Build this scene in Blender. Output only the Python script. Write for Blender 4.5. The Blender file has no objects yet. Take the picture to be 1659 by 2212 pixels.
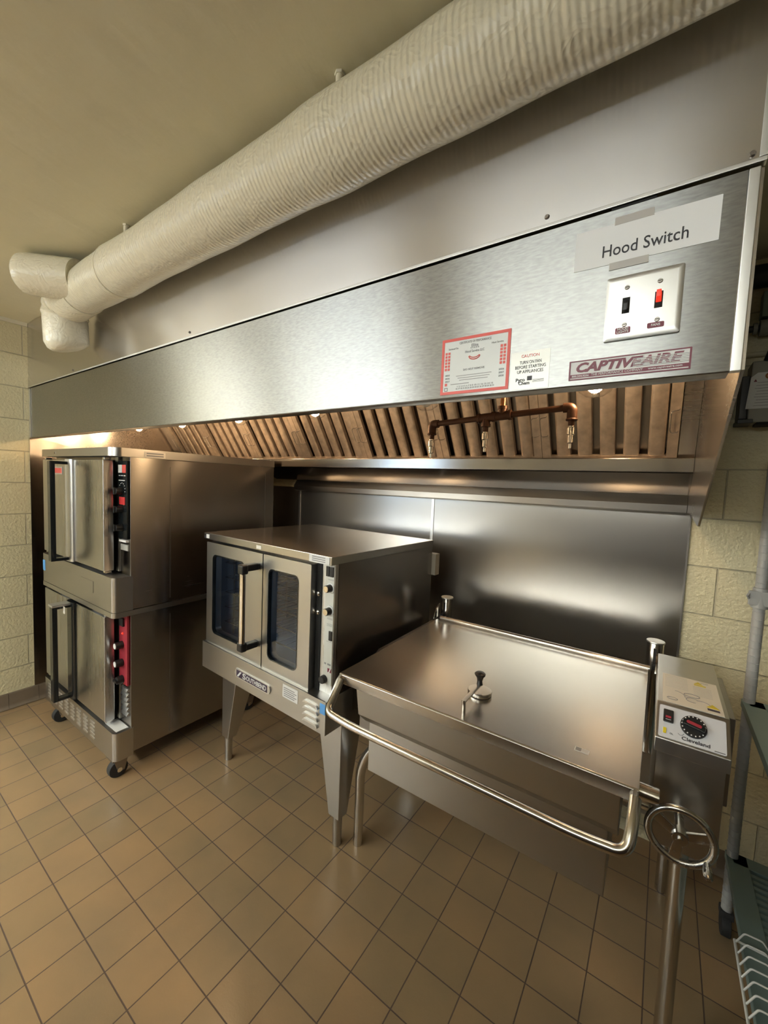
import bpy, bmesh, math, random
from mathutils import Vector, Matrix
random.seed(7)
SC = bpy.context.scene
COL = SC.collection
PI = math.pi
V = Vector

# ------------------------------------------------------------------ materials
def _mat(name):
    m = bpy.data.materials.new(name); m.use_nodes = True
    nt = m.node_tree
    b = nt.nodes['Principled BSDF']
    return m, nt, b

def N(nt, t, **kw):
    n = nt.nodes.new(t)
    for k, v in kw.items(): setattr(n, k, v)
    return n

def plain(name, col, rough=.5, metal=0., spec=.5, emit=None, es=0., noise=0., nscale=40., coat=0.):
    m, nt, b = _mat(name)
    b.inputs['Base Color'].default_value = (*col, 1)
    b.inputs['Roughness'].default_value = rough
    b.inputs['Metallic'].default_value = metal
    b.inputs['Specular IOR Level'].default_value = spec
    if coat: b.inputs['Coat Weight'].default_value = coat
    if emit:
        b.inputs['Emission Color'].default_value = (*emit, 1); b.inputs['Emission Strength'].default_value = es
    if noise:
        tc = N(nt, 'ShaderNodeTexCoord'); nz = N(nt, 'ShaderNodeTexNoise'); nz.inputs['Scale'].default_value = nscale
        nz.inputs['Detail'].default_value = 4
        hs = N(nt, 'ShaderNodeMix', data_type='RGBA', blend_type='MULTIPLY'); hs.inputs[0].default_value = noise
        hs.inputs[6].default_value = (*col, 1)
        rp = N(nt, 'ShaderNodeValToRGB'); rp.color_ramp.elements[0].position = .3; rp.color_ramp.elements[1].position = .7
        rp.color_ramp.elements[0].color = (.35, .35, .35, 1)
        nt.links.new(tc.outputs['Object'], nz.inputs['Vector']); nt.links.new(nz.outputs['Fac'], rp.inputs['Fac'])
        nt.links.new(rp.outputs['Color'], hs.inputs[7]); nt.links.new(hs.outputs[2], b.inputs['Base Color'])
    return m

def steel(name, col=(.60, .595, .575), rough=.3, aniso=0., axis='Z', rot=.25, streak=(.6, 260, 260), sb=.03, rvar=.12, wave=0., scratch=0., wscale=(1, 1, 1), cvar=0.):
    """brushed stainless: streaked roughness and bump along the grain, optional long waviness"""
    m, nt, b = _mat(name)
    b.inputs['Base Color'].default_value = (*col, 1); b.inputs['Metallic'].default_value = 1
    tc = N(nt, 'ShaderNodeTexCoord')
    mp = N(nt, 'ShaderNodeMapping'); mp.inputs['Scale'].default_value = streak
    nt.links.new(tc.outputs['Object'], mp.inputs['Vector'])
    nz = N(nt, 'ShaderNodeTexNoise'); nz.inputs['Scale'].default_value = 1.; nz.inputs['Detail'].default_value = 5
    nt.links.new(mp.outputs['Vector'], nz.inputs['Vector'])
    n2 = N(nt, 'ShaderNodeTexNoise'); n2.inputs['Scale'].default_value = 3.; n2.inputs['Detail'].default_value = 4
    nt.links.new(tc.outputs['Object'], n2.inputs['Vector'])
    ad = N(nt, 'ShaderNodeMath', operation='ADD'); nt.links.new(nz.outputs['Fac'], ad.inputs[0]); nt.links.new(n2.outputs['Fac'], ad.inputs[1])
    mr = N(nt, 'ShaderNodeMapRange'); mr.inputs['From Min'].default_value = .6; mr.inputs['From Max'].default_value = 1.4
    mr.inputs['To Min'].default_value = rough - rvar / 2; mr.inputs['To Max'].default_value = rough + rvar / 2
    nt.links.new(ad.outputs[0], mr.inputs['Value']); nt.links.new(mr.outputs[0], b.inputs['Roughness'])
    if cvar:
        cr = N(nt, 'ShaderNodeMapRange'); cr.inputs['From Min'].default_value = .3; cr.inputs['From Max'].default_value = .7
        cr.inputs['To Min'].default_value = 1 - cvar; cr.inputs['To Max'].default_value = 1 + cvar
        nt.links.new(nz.outputs['Fac'], cr.inputs['Value'])
        vm = N(nt, 'ShaderNodeVectorMath', operation='SCALE'); vm.inputs[0].default_value = col
        nt.links.new(cr.outputs[0], vm.inputs['Scale']); nt.links.new(vm.outputs[0], b.inputs['Base Color'])
    bp = N(nt, 'ShaderNodeBump'); bp.inputs['Strength'].default_value = sb; bp.inputs['Distance'].default_value = .002
    nt.links.new(nz.outputs['Fac'], bp.inputs['Height'])
    last = bp
    if wave:
        n3 = N(nt, 'ShaderNodeTexNoise'); n3.inputs['Scale'].default_value = 1.6; n3.inputs['Detail'].default_value = 1
        wm = N(nt, 'ShaderNodeMapping'); wm.inputs['Scale'].default_value = wscale
        nt.links.new(tc.outputs['Object'], wm.inputs['Vector']); nt.links.new(wm.outputs['Vector'], n3.inputs['Vector'])
        b2 = N(nt, 'ShaderNodeBump'); b2.inputs['Strength'].default_value = 1; b2.inputs['Distance'].default_value = wave
        nt.links.new(n3.outputs['Fac'], b2.inputs['Height']); nt.links.new(last.outputs[0], b2.inputs['Normal']); last = b2
    if scratch:
        vo = N(nt, 'ShaderNodeTexNoise'); vo.inputs['Scale'].default_value = 55; vo.inputs['Detail'].default_value = 8; vo.inputs['Distortion'].default_value = 2.5
        nt.links.new(tc.outputs['Object'], vo.inputs['Vector'])
        b3 = N(nt, 'ShaderNodeBump'); b3.inputs['Strength'].default_value = scratch; b3.inputs['Distance'].default_value = .002
        nt.links.new(vo.outputs['Fac'], b3.inputs['Height']); nt.links.new(last.outputs[0], b3.inputs['Normal']); last = b3
    nt.links.new(last.outputs[0], b.inputs['Normal'])
    if aniso:
        tg = N(nt, 'ShaderNodeTangent', direction_type='RADIAL', axis=axis)
        b.inputs['Anisotropic'].default_value = aniso; b.inputs['Anisotropic Rotation'].default_value = rot
        nt.links.new(tg.outputs[0], b.inputs['Tangent'])
    return m

def block_wall(name, axis, yoff, zoff):
    m, nt, b = _mat(name)
    tc = N(nt, 'ShaderNodeTexCoord'); sx = N(nt, 'ShaderNodeSeparateXYZ'); cx = N(nt, 'ShaderNodeCombineXYZ')
    nt.links.new(tc.outputs['Object'], sx.inputs[0])
    a1 = N(nt, 'ShaderNodeMath', operation='ADD'); a1.inputs[1].default_value = yoff
    a2 = N(nt, 'ShaderNodeMath', operation='ADD'); a2.inputs[1].default_value = zoff
    nt.links.new(sx.outputs[axis], a1.inputs[0]); nt.links.new(sx.outputs['Z'], a2.inputs[0])
    nt.links.new(a1.outputs[0], cx.inputs[0]); nt.links.new(a2.outputs[0], cx.inputs[1])
    br = N(nt, 'ShaderNodeTexBrick'); br.offset = .5; br.offset_frequency = 2
    for k, v in {'Scale': 1, 'Mortar Size': .0035, 'Mortar Smooth': .6, 'Brick Width': .4064, 'Row Height': .2032, 'Bias': 0}.items(): br.inputs[k].default_value = v
    br.inputs['Color1'].default_value = (.68, .62, .41, 1); br.inputs['Color2'].default_value = (.65, .59, .39, 1); br.inputs['Mortar'].default_value = (.50, .455, .32, 1)
    nt.links.new(cx.outputs[0], br.inputs['Vector']); nt.links.new(br.outputs['Color'], b.inputs['Base Color'])
    b.inputs['Roughness'].default_value = .42
    nz = N(nt, 'ShaderNodeTexNoise'); nz.inputs['Scale'].default_value = 70; nz.inputs['Detail'].default_value = 4
    nt.links.new(tc.outputs['Object'], nz.inputs['Vector'])
    b1 = N(nt, 'ShaderNodeBump'); b1.inputs['Strength'].default_value = .8; b1.inputs['Distance'].default_value = .008
    nt.links.new(nz.outputs['Fac'], b1.inputs['Height'])
    b2 = N(nt, 'ShaderNodeBump', invert=True); b2.inputs['Strength'].default_value = 1; b2.inputs['Distance'].default_value = .004
    nt.links.new(br.outputs['Fac'], b2.inputs['Height']); nt.links.new(b1.outputs[0], b2.inputs['Normal'])
    nt.links.new(b2.outputs[0], b.inputs['Normal'])
    return m

def tile_floor(name, s, ox, oy, yaw):
    m, nt, b = _mat(name)
    tc = N(nt, 'ShaderNodeTexCoord'); mp = N(nt, 'ShaderNodeMapping', vector_type='TEXTURE')
    mp.inputs['Location'].default_value = (ox, oy, 0); mp.inputs['Rotation'].default_value = (0, 0, yaw)
    nt.links.new(tc.outputs['Object'], mp.inputs['Vector'])
    br = N(nt, 'ShaderNodeTexBrick'); br.offset = 0; br.squash = 1
    for k, v in {'Scale': 1, 'Mortar Size': .0021, 'Mortar Smooth': .25, 'Brick Width': s, 'Row Height': s, 'Bias': 0}.items(): br.inputs[k].default_value = v
    br.inputs['Color1'].default_value = (.345, .235, .132, 1); br.inputs['Color2'].default_value = (.285, .208, .122, 1); br.inputs['Mortar'].default_value = (.105, .07, .05, 1)
    nt.links.new(mp.outputs['Vector'], br.inputs['Vector'])
    nz = N(nt, 'ShaderNodeTexNoise'); nz.inputs['Scale'].default_value = 3.2; nz.inputs['Detail'].default_value = 5
    nt.links.new(tc.outputs['Object'], nz.inputs['Vector'])
    rp = N(nt, 'ShaderNodeValToRGB'); rp.color_ramp.elements[0].position = .3; rp.color_ramp.elements[1].position = .7
    rp.color_ramp.elements[0].color = (.82, .84, .86, 1); rp.color_ramp.elements[1].color = (1.05, 1.0, .95, 1)
    nt.links.new(nz.outputs['Fac'], rp.inputs['Fac'])
    mx = N(nt, 'ShaderNodeMix', data_type='RGBA', blend_type='MULTIPLY'); mx.inputs[0].default_value = 1
    nt.links.new(br.outputs['Color'], mx.inputs[6]); nt.links.new(rp.outputs['Color'], mx.inputs[7]); nt.links.new(mx.outputs[2], b.inputs['Base Color'])
    mr = N(nt, 'ShaderNodeMapRange'); mr.inputs['To Min'].default_value = .24; mr.inputs['To Max'].default_value = .8
    nt.links.new(br.outputs['Fac'], mr.inputs['Value']); nt.links.new(mr.outputs[0], b.inputs['Roughness'])
    n2 = N(nt, 'ShaderNodeTexNoise'); n2.inputs['Scale'].default_value = 160; n2.inputs['Detail'].default_value = 3
    nt.links.new(tc.outputs['Object'], n2.inputs['Vector'])
    b1 = N(nt, 'ShaderNodeBump'); b1.inputs['Strength'].default_value = .12; b1.inputs['Distance'].default_value = .002
    nt.links.new(n2.outputs['Fac'], b1.inputs['Height'])
    b2 = N(nt, 'ShaderNodeBump', invert=True); b2.inputs['Strength'].default_value = .8; b2.inputs['Distance'].default_value = .002
    nt.links.new(br.outputs['Fac'], b2.inputs['Height']); nt.links.new(b1.outputs[0], b2.inputs['Normal']); nt.links.new(b2.outputs[0], b.inputs['Normal'])
    return m

def bumpy(name, col, rough, scale, dist, detail=4, stretch=(1, 1, 1), wave=None, spec=.5, crumple=0.):
    m, nt, b = _mat(name)
    b.inputs['Base Color'].default_value = (*col, 1); b.inputs['Roughness'].default_value = rough; b.inputs['Specular IOR Level'].default_value = spec
    tc = N(nt, 'ShaderNodeTexCoord'); mp = N(nt, 'ShaderNodeMapping'); mp.inputs['Scale'].default_value = stretch
    nt.links.new(tc.outputs['Object'], mp.inputs['Vector'])
    nz = N(nt, 'ShaderNodeTexNoise'); nz.inputs['Scale'].default_value = scale; nz.inputs['Detail'].default_value = detail
    nt.links.new(mp.outputs['Vector'], nz.inputs['Vector'])
    bp = N(nt, 'ShaderNodeBump'); bp.inputs['Strength'].default_value = 1; bp.inputs['Distance'].default_value = dist
    nt.links.new(nz.outputs['Fac'], bp.inputs['Height']); last = bp
    if wave:
        wv = N(nt, 'ShaderNodeTexWave', wave_type='BANDS', bands_direction=wave[0]); wv.inputs['Scale'].default_value = wave[1]
        wv.inputs['Distortion'].default_value = wave[3]; wv.inputs['Detail'].default_value = 2; wv.inputs['Detail Scale'].default_value = 1.2
        nt.links.new(tc.outputs['Object'], wv.inputs['Vector'])
        b2 = N(nt, 'ShaderNodeBump'); b2.inputs['Strength'].default_value = 1; b2.inputs['Distance'].default_value = wave[2]
        nt.links.new(wv.outputs['Fac'], b2.inputs['Height']); nt.links.new(last.outputs[0], b2.inputs['Normal']); last = b2
    if crumple:
        vo = N(nt, 'ShaderNodeTexVoronoi', feature='F1'); vo.inputs['Scale'].default_value = 14
        n3 = N(nt, 'ShaderNodeTexNoise'); n3.inputs['Scale'].default_value = 9; n3.inputs['Detail'].default_value = 2
        nt.links.new(tc.outputs['Object'], n3.inputs['Vector']); nt.links.new(n3.outputs['Color'], vo.inputs['Vector'])
        b3 = N(nt, 'ShaderNodeBump'); b3.inputs['Strength'].default_value = 1; b3.inputs['Distance'].default_value = crumple
        nt.links.new(vo.outputs['Distance'], b3.inputs['Height']); nt.links.new(last.outputs[0], b3.inputs['Normal']); last = b3
    nt.links.new(last.outputs[0], b.inputs['Normal'])
    return m

def glass(name, col=(1, 1, 1), rough=0., tint=None, mixf=.5):
    m = bpy.data.materials.new(name); m.use_nodes = True; nt = m.node_tree; nt.nodes.clear()
    out = N(nt, 'ShaderNodeOutputMaterial'); gl = N(nt, 'ShaderNodeBsdfGlossy'); gl.inputs['Roughness'].default_value = rough
    tr = N(nt, 'ShaderNodeBsdfTransparent'); tr.inputs['Color'].default_value = (*(tint or col), 1)
    fr = N(nt, 'ShaderNodeLayerWeight')
    pw = N(nt, 'ShaderNodeMath', operation='POWER'); pw.inputs[1].default_value = 4.
    ml = N(nt, 'ShaderNodeMath', operation='MULTIPLY_ADD'); ml.inputs[1].default_value = .9; ml.inputs[2].default_value = mixf
    ml.use_clamp = True
    nt.links.new(fr.outputs['Facing'], pw.inputs[0]); nt.links.new(pw.outputs[0], ml.inputs[0])
    mx = N(nt, 'ShaderNodeMixShader'); nt.links.new(ml.outputs[0], mx.inputs[0]); nt.links.new(tr.outputs[0], mx.inputs[1]); nt.links.new(gl.outputs[0], mx.inputs[2])
    nt.links.new(mx.outputs[0], out.inputs['Surface'])
    return m

M = {}
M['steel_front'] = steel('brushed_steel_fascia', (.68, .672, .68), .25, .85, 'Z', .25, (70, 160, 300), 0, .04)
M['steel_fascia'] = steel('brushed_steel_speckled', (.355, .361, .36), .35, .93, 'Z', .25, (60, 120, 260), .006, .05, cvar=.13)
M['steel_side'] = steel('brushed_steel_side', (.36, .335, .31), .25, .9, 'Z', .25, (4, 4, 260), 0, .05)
M['steel_box'] = steel('brushed_steel_box', (.48, .47, .45), .32, .4, 'Z', .25, (8, 8, 200), .008, .06)
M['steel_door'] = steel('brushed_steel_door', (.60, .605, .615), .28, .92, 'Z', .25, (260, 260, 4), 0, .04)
M['steel_top'] = steel('worn_steel_top', (.52, .495, .465), .25, 0, streak=(3, 3, 3), sb=0, rvar=.03)
M['steel_wall'] = steel('wavy_steel_backsplash', (.48, .46, .43), .28, .5, 'Z', .0, (4, 200, 240), 0, .008, wave=.013, wscale=(.4, 1, 1.3))
M['steel_hood'] = steel('hood_interior_steel', (.46, .43, .40), .26, .5, 'Z', .25, (4, 120, 120), .004, .06)
M['trough'] = steel('trough_steel', (.34, .31, .28), .17, 0, 'Z', .25, (4, 120, 120), .004, .06)
M['steel_bright'] = steel('bright_steel_trim', (.70, .70, .69), .4, 0, streak=(60, 60, 20), sb=.05)
M['steel_dark'] = steel('dim_steel', (.30, .28, .26), .35, 0)
M['chrome'] = plain('polished_chrome', (.78, .77, .75), .09, 1)
M['tube'] = steel('satin_steel_tube', (.66, .64, .61), .2, 0, streak=(40, 40, 40), sb=.01, rvar=.08)
M['cast'] = steel('cast_aluminium', (.55, .53, .50), .26, 0, streak=(60, 60, 60), sb=.08)
M['baffle'] = plain('greasy_baffle_steel', (.60, .51, .43), .42, .85, noise=.5, nscale=26)  # warm bulb light put into the base colour, with random mottling
M['black'] = plain('black_plastic', (.012, .012, .013), .38)
M['blackgloss'] = plain('black_glossy_trim', (.01, .012, .013), .12, spec=.6)
M['gap'] = plain('dark_gap', (.006, .006, .006), .8)
M['rubber'] = plain('black_rubber', (.02, .02, .02), .7)
M['red'] = plain('red_panel', (.30, .025, .04), .45)
M['redbright'] = plain('red_plastic', (.5, .03, .03), .4)
M['redlit'] = plain('red_lit_toggle', (.6, .03, .02), .25, emit=(1, .05, .02), es=.3)
M['redborder'] = plain('red_print', (.62, .075, .06), .45)
M['maroon'] = plain('maroon_print', (.15, .012, .035), .45)
M['ink'] = plain('black_print', (.02, .02, .025), .5)
M['greyink'] = plain('grey_print', (.22, .22, .23), .5)
M['purpleink'] = plain('purple_black_print', (.035, .022, .05), .4)
M['paper'] = plain('white_paper', (.66, .66, .66), .55)
M['sheet'] = plain('printed_sheet_paper', (.74, .745, .76), .5)
M['sticker'] = plain('glossy_white_sticker', (.62, .64, .64), .3)
M['foil'] = plain('silver_sticker', (.50, .50, .47), .35, .3)
M['cream'] = plain('cream_sticker', (.70, .67, .60), .4)
M['tape'] = plain('matte_tape', (.44, .42, .40), .35)
M['yellow'] = plain('yellow_print', (.62, .5, .02), .45)
M['blue'] = plain('light_blue_sticker', (.10, .35, .78), .4)
M['panelgrey'] = plain('light_grey_control_panel', (.52, .53, .56), .38)
M['panelwhite'] = plain('pale_grey_control_panel', (.52, .53, .50), .4)
M['pipe'] = plain('brown_pipe', (.10, .045, .025), .42, .5, noise=.4, nscale=30)
M['copper'] = plain('copper_fitting', (.45, .2, .09), .35, 1)
M['duct'] = bumpy('white_insulation_jacket', (.78, .74, .60), .27, 60, .0004, 3, (1, 1, 1), ('X', 24, .0009, .8), crumple=.0012)
M['ductplain'] = bumpy('white_crinkled_tape', (.78, .74, .60), .27, 24, .0008, 4, crumple=.0016)
M['ceil'] = bumpy('painted_board_ceiling', (.76, .725, .56), .5, 7, .006, 9, (1.6, .5, 1))
M['hang'] = plain('painted_rod', (.72, .68, .54), .45)
M['wallL'] = block_wall('painted_block_left', 'Y', 1.294, -.0592)
M['wallB'] = block_wall('painted_block_back', 'X', -3.643 + .4064 * 10, -.0592)
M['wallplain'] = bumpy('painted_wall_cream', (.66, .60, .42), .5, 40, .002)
M['walldim'] = bumpy('dark_painted_wall', (.16, .135, .10), .5, 40, .002)  # dark side of the room put into the colour of this unseen wall
M['wallfront'] = bumpy('tan_painted_wall', (.30, .27, .20), .5, 40, .002)  # toned down in colour so the steel reflects a darker room
M['base'] = plain('brown_cove_tile', (.20, .155, .11), .35, noise=.3, nscale=8)
M['floor'] = tile_floor('quarry_tile_floor', .09857 * 1.571, 3.43 - 1.04676 * 1.571, -2.14 + .317487 * 1.571, -.0077)
M['bulb'] = plain('warm_bulb', (1, .85, .6), .4, emit=(1., .67, .36), es=75)
M['globe'] = glass('clear_globe_glass', mixf=.05)
M['ovenglass'] = glass('smoked_oven_glass', tint=(.9, .93, .96), mixf=.02)
M['liner'] = plain('dark_porcelain_liner', (.13, .18, .26), .3)
M['rackwire'] = plain('oven_rack_wire', (.55, .55, .56), .22, 1)
M['epoxy'] = plain('green_epoxy', (.17, .24, .235), .42)
M['post'] = plain('grey_epoxy_post', (.34, .34, .33), .4)
M['whitewire'] = plain('white_coated_wire', (.66, .66, .64), .35)
M['lamp'] = plain('fluorescent_diffuser', (.9, .9, .9), .5, emit=(.96, 1., .97), es=24.)  # emission of the added farther row
M['lampdim'] = plain('aged_fluorescent_diffuser', (.9, .9, .88), .5, emit=(.96, 1., .97), es=4.5)  # nearer row, emission set low for a soft reflection in the hood
M['lamphouse'] = plain('fixture_white_metal', (.8, .8, .78), .5)
M['sky'] = plain('daylight_pane', (.3, .4, .5), .2, emit=(.55, .75, 1.), es=2.2)
M['cab'] = plain('dark_brown_cabinet', (.07, .05, .038), .5)
M['ovenlamp'] = plain('oven_lamp_glass', (.9, .9, .9), .4, emit=(.75, .86, 1.), es=14.)  # emission for the fill added inside the oven
M['boxgrey'] = plain('grey_enclosure', (.26, .25, .21), .5)

# ------------------------------------------------------------------ geometry
def rrect(x0, x1, y0, y1, r, n=5):
    p = []
    for cx, cy, a in ((x1 - r, y1 - r, 0), (x0 + r, y1 - r, PI / 2), (x0 + r, y0 + r, PI), (x1 - r, y0 + r, 1.5 * PI)):
        for i in range(n + 1):
            t = a + PI / 2 * i / n; p.append((cx + r * math.cos(t), cy + r * math.sin(t)))
    return p

def fillet(pts, rad, n=8):
    pts = [V(p) for p in pts]; out = [pts[0]]
    for i in range(1, len(pts) - 1):
        a, b, c = pts[i - 1], pts[i], pts[i + 1]
        d1, d2 = (a - b), (c - b); r = min(rad, d1.length * .49, d2.length * .49)
        p, q = b + d1.normalized() * r, b + d2.normalized() * r
        for k in range(n + 1):
            t = k / n; out.append(p * (1 - t) ** 2 + b * 2 * t * (1 - t) + q * t * t)
    out.append(pts[-1]); return out

class MB:
    def __init__(s): s.bm = bmesh.new()
    def _merge(s, b):
        me = bpy.data.meshes.new('t'); b.to_mesh(me); b.free(); s.bm.from_mesh(me); bpy.data.meshes.remove(me); return s
    def box(s, x0, x1, y0, y1, z0, z1, bev=0, seg=2, mat=None):
        b = bmesh.new(); bmesh.ops.create_cube(b, size=1)
        for v in b.verts: v.co = V((x0 + (v.co.x + .5) * (x1 - x0), y0 + (v.co.y + .5) * (y1 - y0), z0 + (v.co.z + .5) * (z1 - z0)))
        if bev: bmesh.ops.bevel(b, geom=b.edges[:], offset=bev, segments=seg, profile=.5, affect='EDGES')
        if mat: b.transform(mat)
        return s._merge(b)
    def prism(s, poly, axis, a0, a1, bev=0):
        """poly: 2-D outline; axis x: (y,z), y: (x,z), z: (x,y)"""
        f = {'x': lambda p, a: (a, p[0], p[1]), 'y': lambda p, a: (p[0], a, p[1]), 'z': lambda p, a: (p[0], p[1], a)}[axis]
        b = bmesh.new(); A = [b.verts.new(f(p, a0)) for p in poly]; B = [b.verts.new(f(p, a1)) for p in poly]
        b.faces.new(A); b.faces.new(B[::-1]); n = len(poly)
        for i in range(n): b.faces.new((A[i], B[i], B[(i + 1) % n], A[(i + 1) % n]))
        bmesh.ops.recalc_face_normals(b, faces=b.faces[:])
        if bev: bmesh.ops.bevel(b, geom=[e for e in b.edges if e.calc_face_angle(0) > .5], offset=bev, segments=2, profile=.5, affect='EDGES')
        return s._merge(b)
    def hexa(s, bot, top, bev=0):
        b = bmesh.new(); A = [b.verts.new(p) for p in bot]; B = [b.verts.new(p) for p in top]; n = len(bot)
        b.faces.new(A); b.faces.new(B[::-1])
        for i in range(n): b.faces.new((A[i], B[i], B[(i + 1) % n], A[(i + 1) % n]))
        bmesh.ops.recalc_face_normals(b, faces=b.faces[:])
        if bev: bmesh.ops.bevel(b, geom=b.edges[:], offset=bev, segments=2, profile=.5, affect='EDGES')
        return s._merge(b)
    def ring(s, outer, inner, y0, y1):
        b = bmesh.new(); n = len(outer)
        L = [[b.verts.new((p[0], y, p[1])) for p in q] for q in (outer, inner) for y in (y0, y1)]
        o0, o1, i0, i1 = L
        for k in range(n):
            j = (k + 1) % n
            for q in ((o0[k], o0[j], i0[j], i0[k]), (o1[k], i1[k], i1[j], o1[j]), (o0[k], o1[k], o1[j], o0[j]), (i0[k], i0[j], i1[j], i1[k])): b.faces.new(q)
        bmesh.ops.recalc_face_normals(b, faces=b.faces[:])
        return s._merge(b)
    def cyl(s, p0, p1, r0, r1=None, seg=24, bev=0):
        p0, p1 = V(p0), V(p1); d = p1 - p0; r1 = r0 if r1 is None else r1
        b = bmesh.new(); bmesh.ops.create_cone(b, cap_ends=True, segments=seg, radius1=r0, radius2=r1, depth=d.length)
        if bev:
            bmesh.ops.bevel(b, geom=[e for e in b.edges if e.calc_face_angle(0) > 1], offset=bev, segments=2, profile=.5, affect='EDGES')
        b.transform(Matrix.Translation((p0 + p1) / 2) @ d.to_track_quat('Z', 'Y').to_matrix().to_4x4())
        return s._merge(b)
    def sphere(s, c, r, sc=(1, 1, 1), u=20, v=12):
        b = bmesh.new(); bmesh.ops.create_uvsphere(b, u_segments=u, v_segments=v, radius=r)
        for w in b.verts: w.co = V(c) + V((w.co.x * sc[0], w.co.y * sc[1], w.co.z * sc[2]))
        return s._merge(b)
    def tube(s, pts, r, seg=14, closed=False, radii=None):
        pts = [V(p) for p in pts]; n = len(pts); b = bmesh.new(); rings = []
        t0 = (pts[1] - pts[0]).normalized(); up = V((0, 0, 1)) if abs(t0.z) < .9 else V((1, 0, 0))
        nrm = (up - t0 * up.dot(t0)).normalized()
        for i in range(n):
            if closed: t = (pts[(i + 1) % n] - pts[i - 1]).normalized()
            else: t = ((pts[min(i + 1, n - 1)] - pts[i]).normalized() + (pts[i] - pts[max(i - 1, 0)]).normalized()).normalized()
            nrm = (nrm - t * nrm.dot(t)).normalized(); bi = t.cross(nrm); rr = radii[i] if radii else r
            rings.append([b.verts.new(pts[i] + (nrm * math.cos(2 * PI * k / seg) + bi * math.sin(2 * PI * k / seg)) * rr) for k in range(seg)])
        for i in range(n if closed else n - 1):
            A, B = rings[i], rings[(i + 1) % n]
            for k in range(seg): b.faces.new((A[k], A[(k + 1) % seg], B[(k + 1) % seg], B[k]))
        if not closed: b.faces.new(rings[0][::-1]); b.faces.new(rings[-1])
        bmesh.ops.recalc_face_normals(b, faces=b.faces[:])
        return s._merge(b)
    def torus(s, c, R, r, ax='y', n=48, seg=12):
        f = {'y': lambda a: (c[0] + R * math.cos(a), c[1], c[2] + R * math.sin(a)), 'z': lambda a: (c[0] + R * math.cos(a), c[1] + R * math.sin(a), c[2])}[ax]
        return s.tube([f(2 * PI * i / n) for i in range(n)], r, seg, True)
    def lathe(s, prof, c, seg=28):
        b = bmesh.new(); rings = []
        for r, z in prof: rings.append([b.verts.new((c[0] + r * math.cos(2 * PI * k / seg), c[1] + r * math.sin(2 * PI * k / seg), c[2] + z)) for k in range(seg)])
        for A, B in zip(rings, rings[1:]):
            for k in range(seg): b.faces.new((A[k], A[(k + 1) % seg], B[(k + 1) % seg], B[k]))
        for R_, rv in ((rings[0], True), (rings[-1], False)):
            b.faces.new(R_[::-1] if rv else R_)
        bmesh.ops.recalc_face_normals(b, faces=b.faces[:])
        return s._merge(b)
    def text(s, body, size, mat, width=None, shear=0., bold=0., align='CENTER', depth=.0004):
        c = bpy.data.curves.new('t', 'FONT'); c.body = body; c.size = size; c.shear = shear; c.offset = bold * size; c.extrude = depth
        c.align_x = align; c.align_y = 'CENTER'; c.resolution_u = 3
        o = bpy.data.objects.new('t', c); COL.objects.link(o); bpy.context.view_layer.update()
        me = bpy.data.meshes.new_from_object(o.evaluated_get(bpy.context.evaluated_depsgraph_get()))
        bpy.data.objects.remove(o); bpy.data.curves.remove(c)
        xs = [v.co.x for v in me.vertices]
        if width and xs:
            k = width / (max(xs) - min(xs))
            for v in me.vertices: v.co.x *= k
        me.transform(mat); s.bm.from_mesh(me); bpy.data.meshes.remove(me); return s
    def xf(s, m): s.bm.transform(m); return s

ROOTM = {}
def build(name, mb, mat, parent=None, frame=None, smooth=40, label=None, stuff=False):
    """one mesh object; mb is in world space unless frame is the matrix of its own space"""
    me = bpy.data.meshes.new(name)
    bm = mb.bm
    root = parent
    while root is not None and root.parent is not None: root = root.parent
    T = Matrix.Identity(4) if frame is None else frame
    if root is not None: T = ROOTM[root.name].inverted() @ T
    bm.transform(T)
    if T.determinant() < 0: bmesh.ops.reverse_faces(bm, faces=bm.faces[:])
    if parent is None and frame is None: pass
    bm.to_mesh(me); bm.free()
    me.materials.append(M[mat] if isinstance(mat, str) else mat)
    me.polygons.foreach_set('use_smooth', [True] * len(me.polygons))
    me.set_sharp_from_angle(angle=math.radians(smooth))
    o = bpy.data.objects.new(name, me); COL.objects.link(o)
    wn = o.modifiers.new('weighted_normals', 'WEIGHTED_NORMAL'); wn.keep_sharp = True; wn.weight = 80
    if parent is not None: o.parent = parent
    else: ROOTM[o.name] = Matrix.Identity(4)
    if label: o['label'] = label
    if stuff: o['kind'] = 'stuff'
    return o

def recentre(o):
    """put a single-mesh thing's origin at its base"""
    vs = [v.co for v in o.data.vertices]
    c = V(((min(v.x for v in vs) + max(v.x for v in vs)) / 2, (min(v.y for v in vs) + max(v.y for v in vs)) / 2, min(v.z for v in vs)))
    o.data.transform(Matrix.Translation(-c)); o.location = c; ROOTM[o.name] = Matrix.Translation(c)

def thing(name, label, cat, loc, rz=0., group=None):
    o = bpy.data.objects.new(name, None); COL.objects.link(o)
    o.empty_display_size = .05; o.location = loc; o.rotation_euler = (0, 0, rz)
    o['label'] = label; o['category'] = cat
    if group: o['group'] = group
    ROOTM[o.name] = Matrix.Translation(loc) @ Matrix.Rotation(rz, 4, 'Z')
    return o

def struct(name, mb, mat, parent=None):
    o = build(name, mb, mat, parent)
    if parent is None: o['kind'] = 'structure'
    return o

def dup(root, loc, label, group=None):
    def cp(o, par):
        c = o.copy(); COL.objects.link(c)
        if par: c.parent = par
        for ch in list(o.children): cp(ch, c)
        return c
    r = cp(root, None); r.location = loc; r['label'] = label
    if group: r['group'] = group
    ROOTM[r.name] = Matrix.Translation(loc)
    return r

def face_y(x, y, z): return Matrix.Translation((x, y, z)) @ Matrix.Rotation(PI / 2, 4, 'X')   # text on a plane facing -Y

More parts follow.
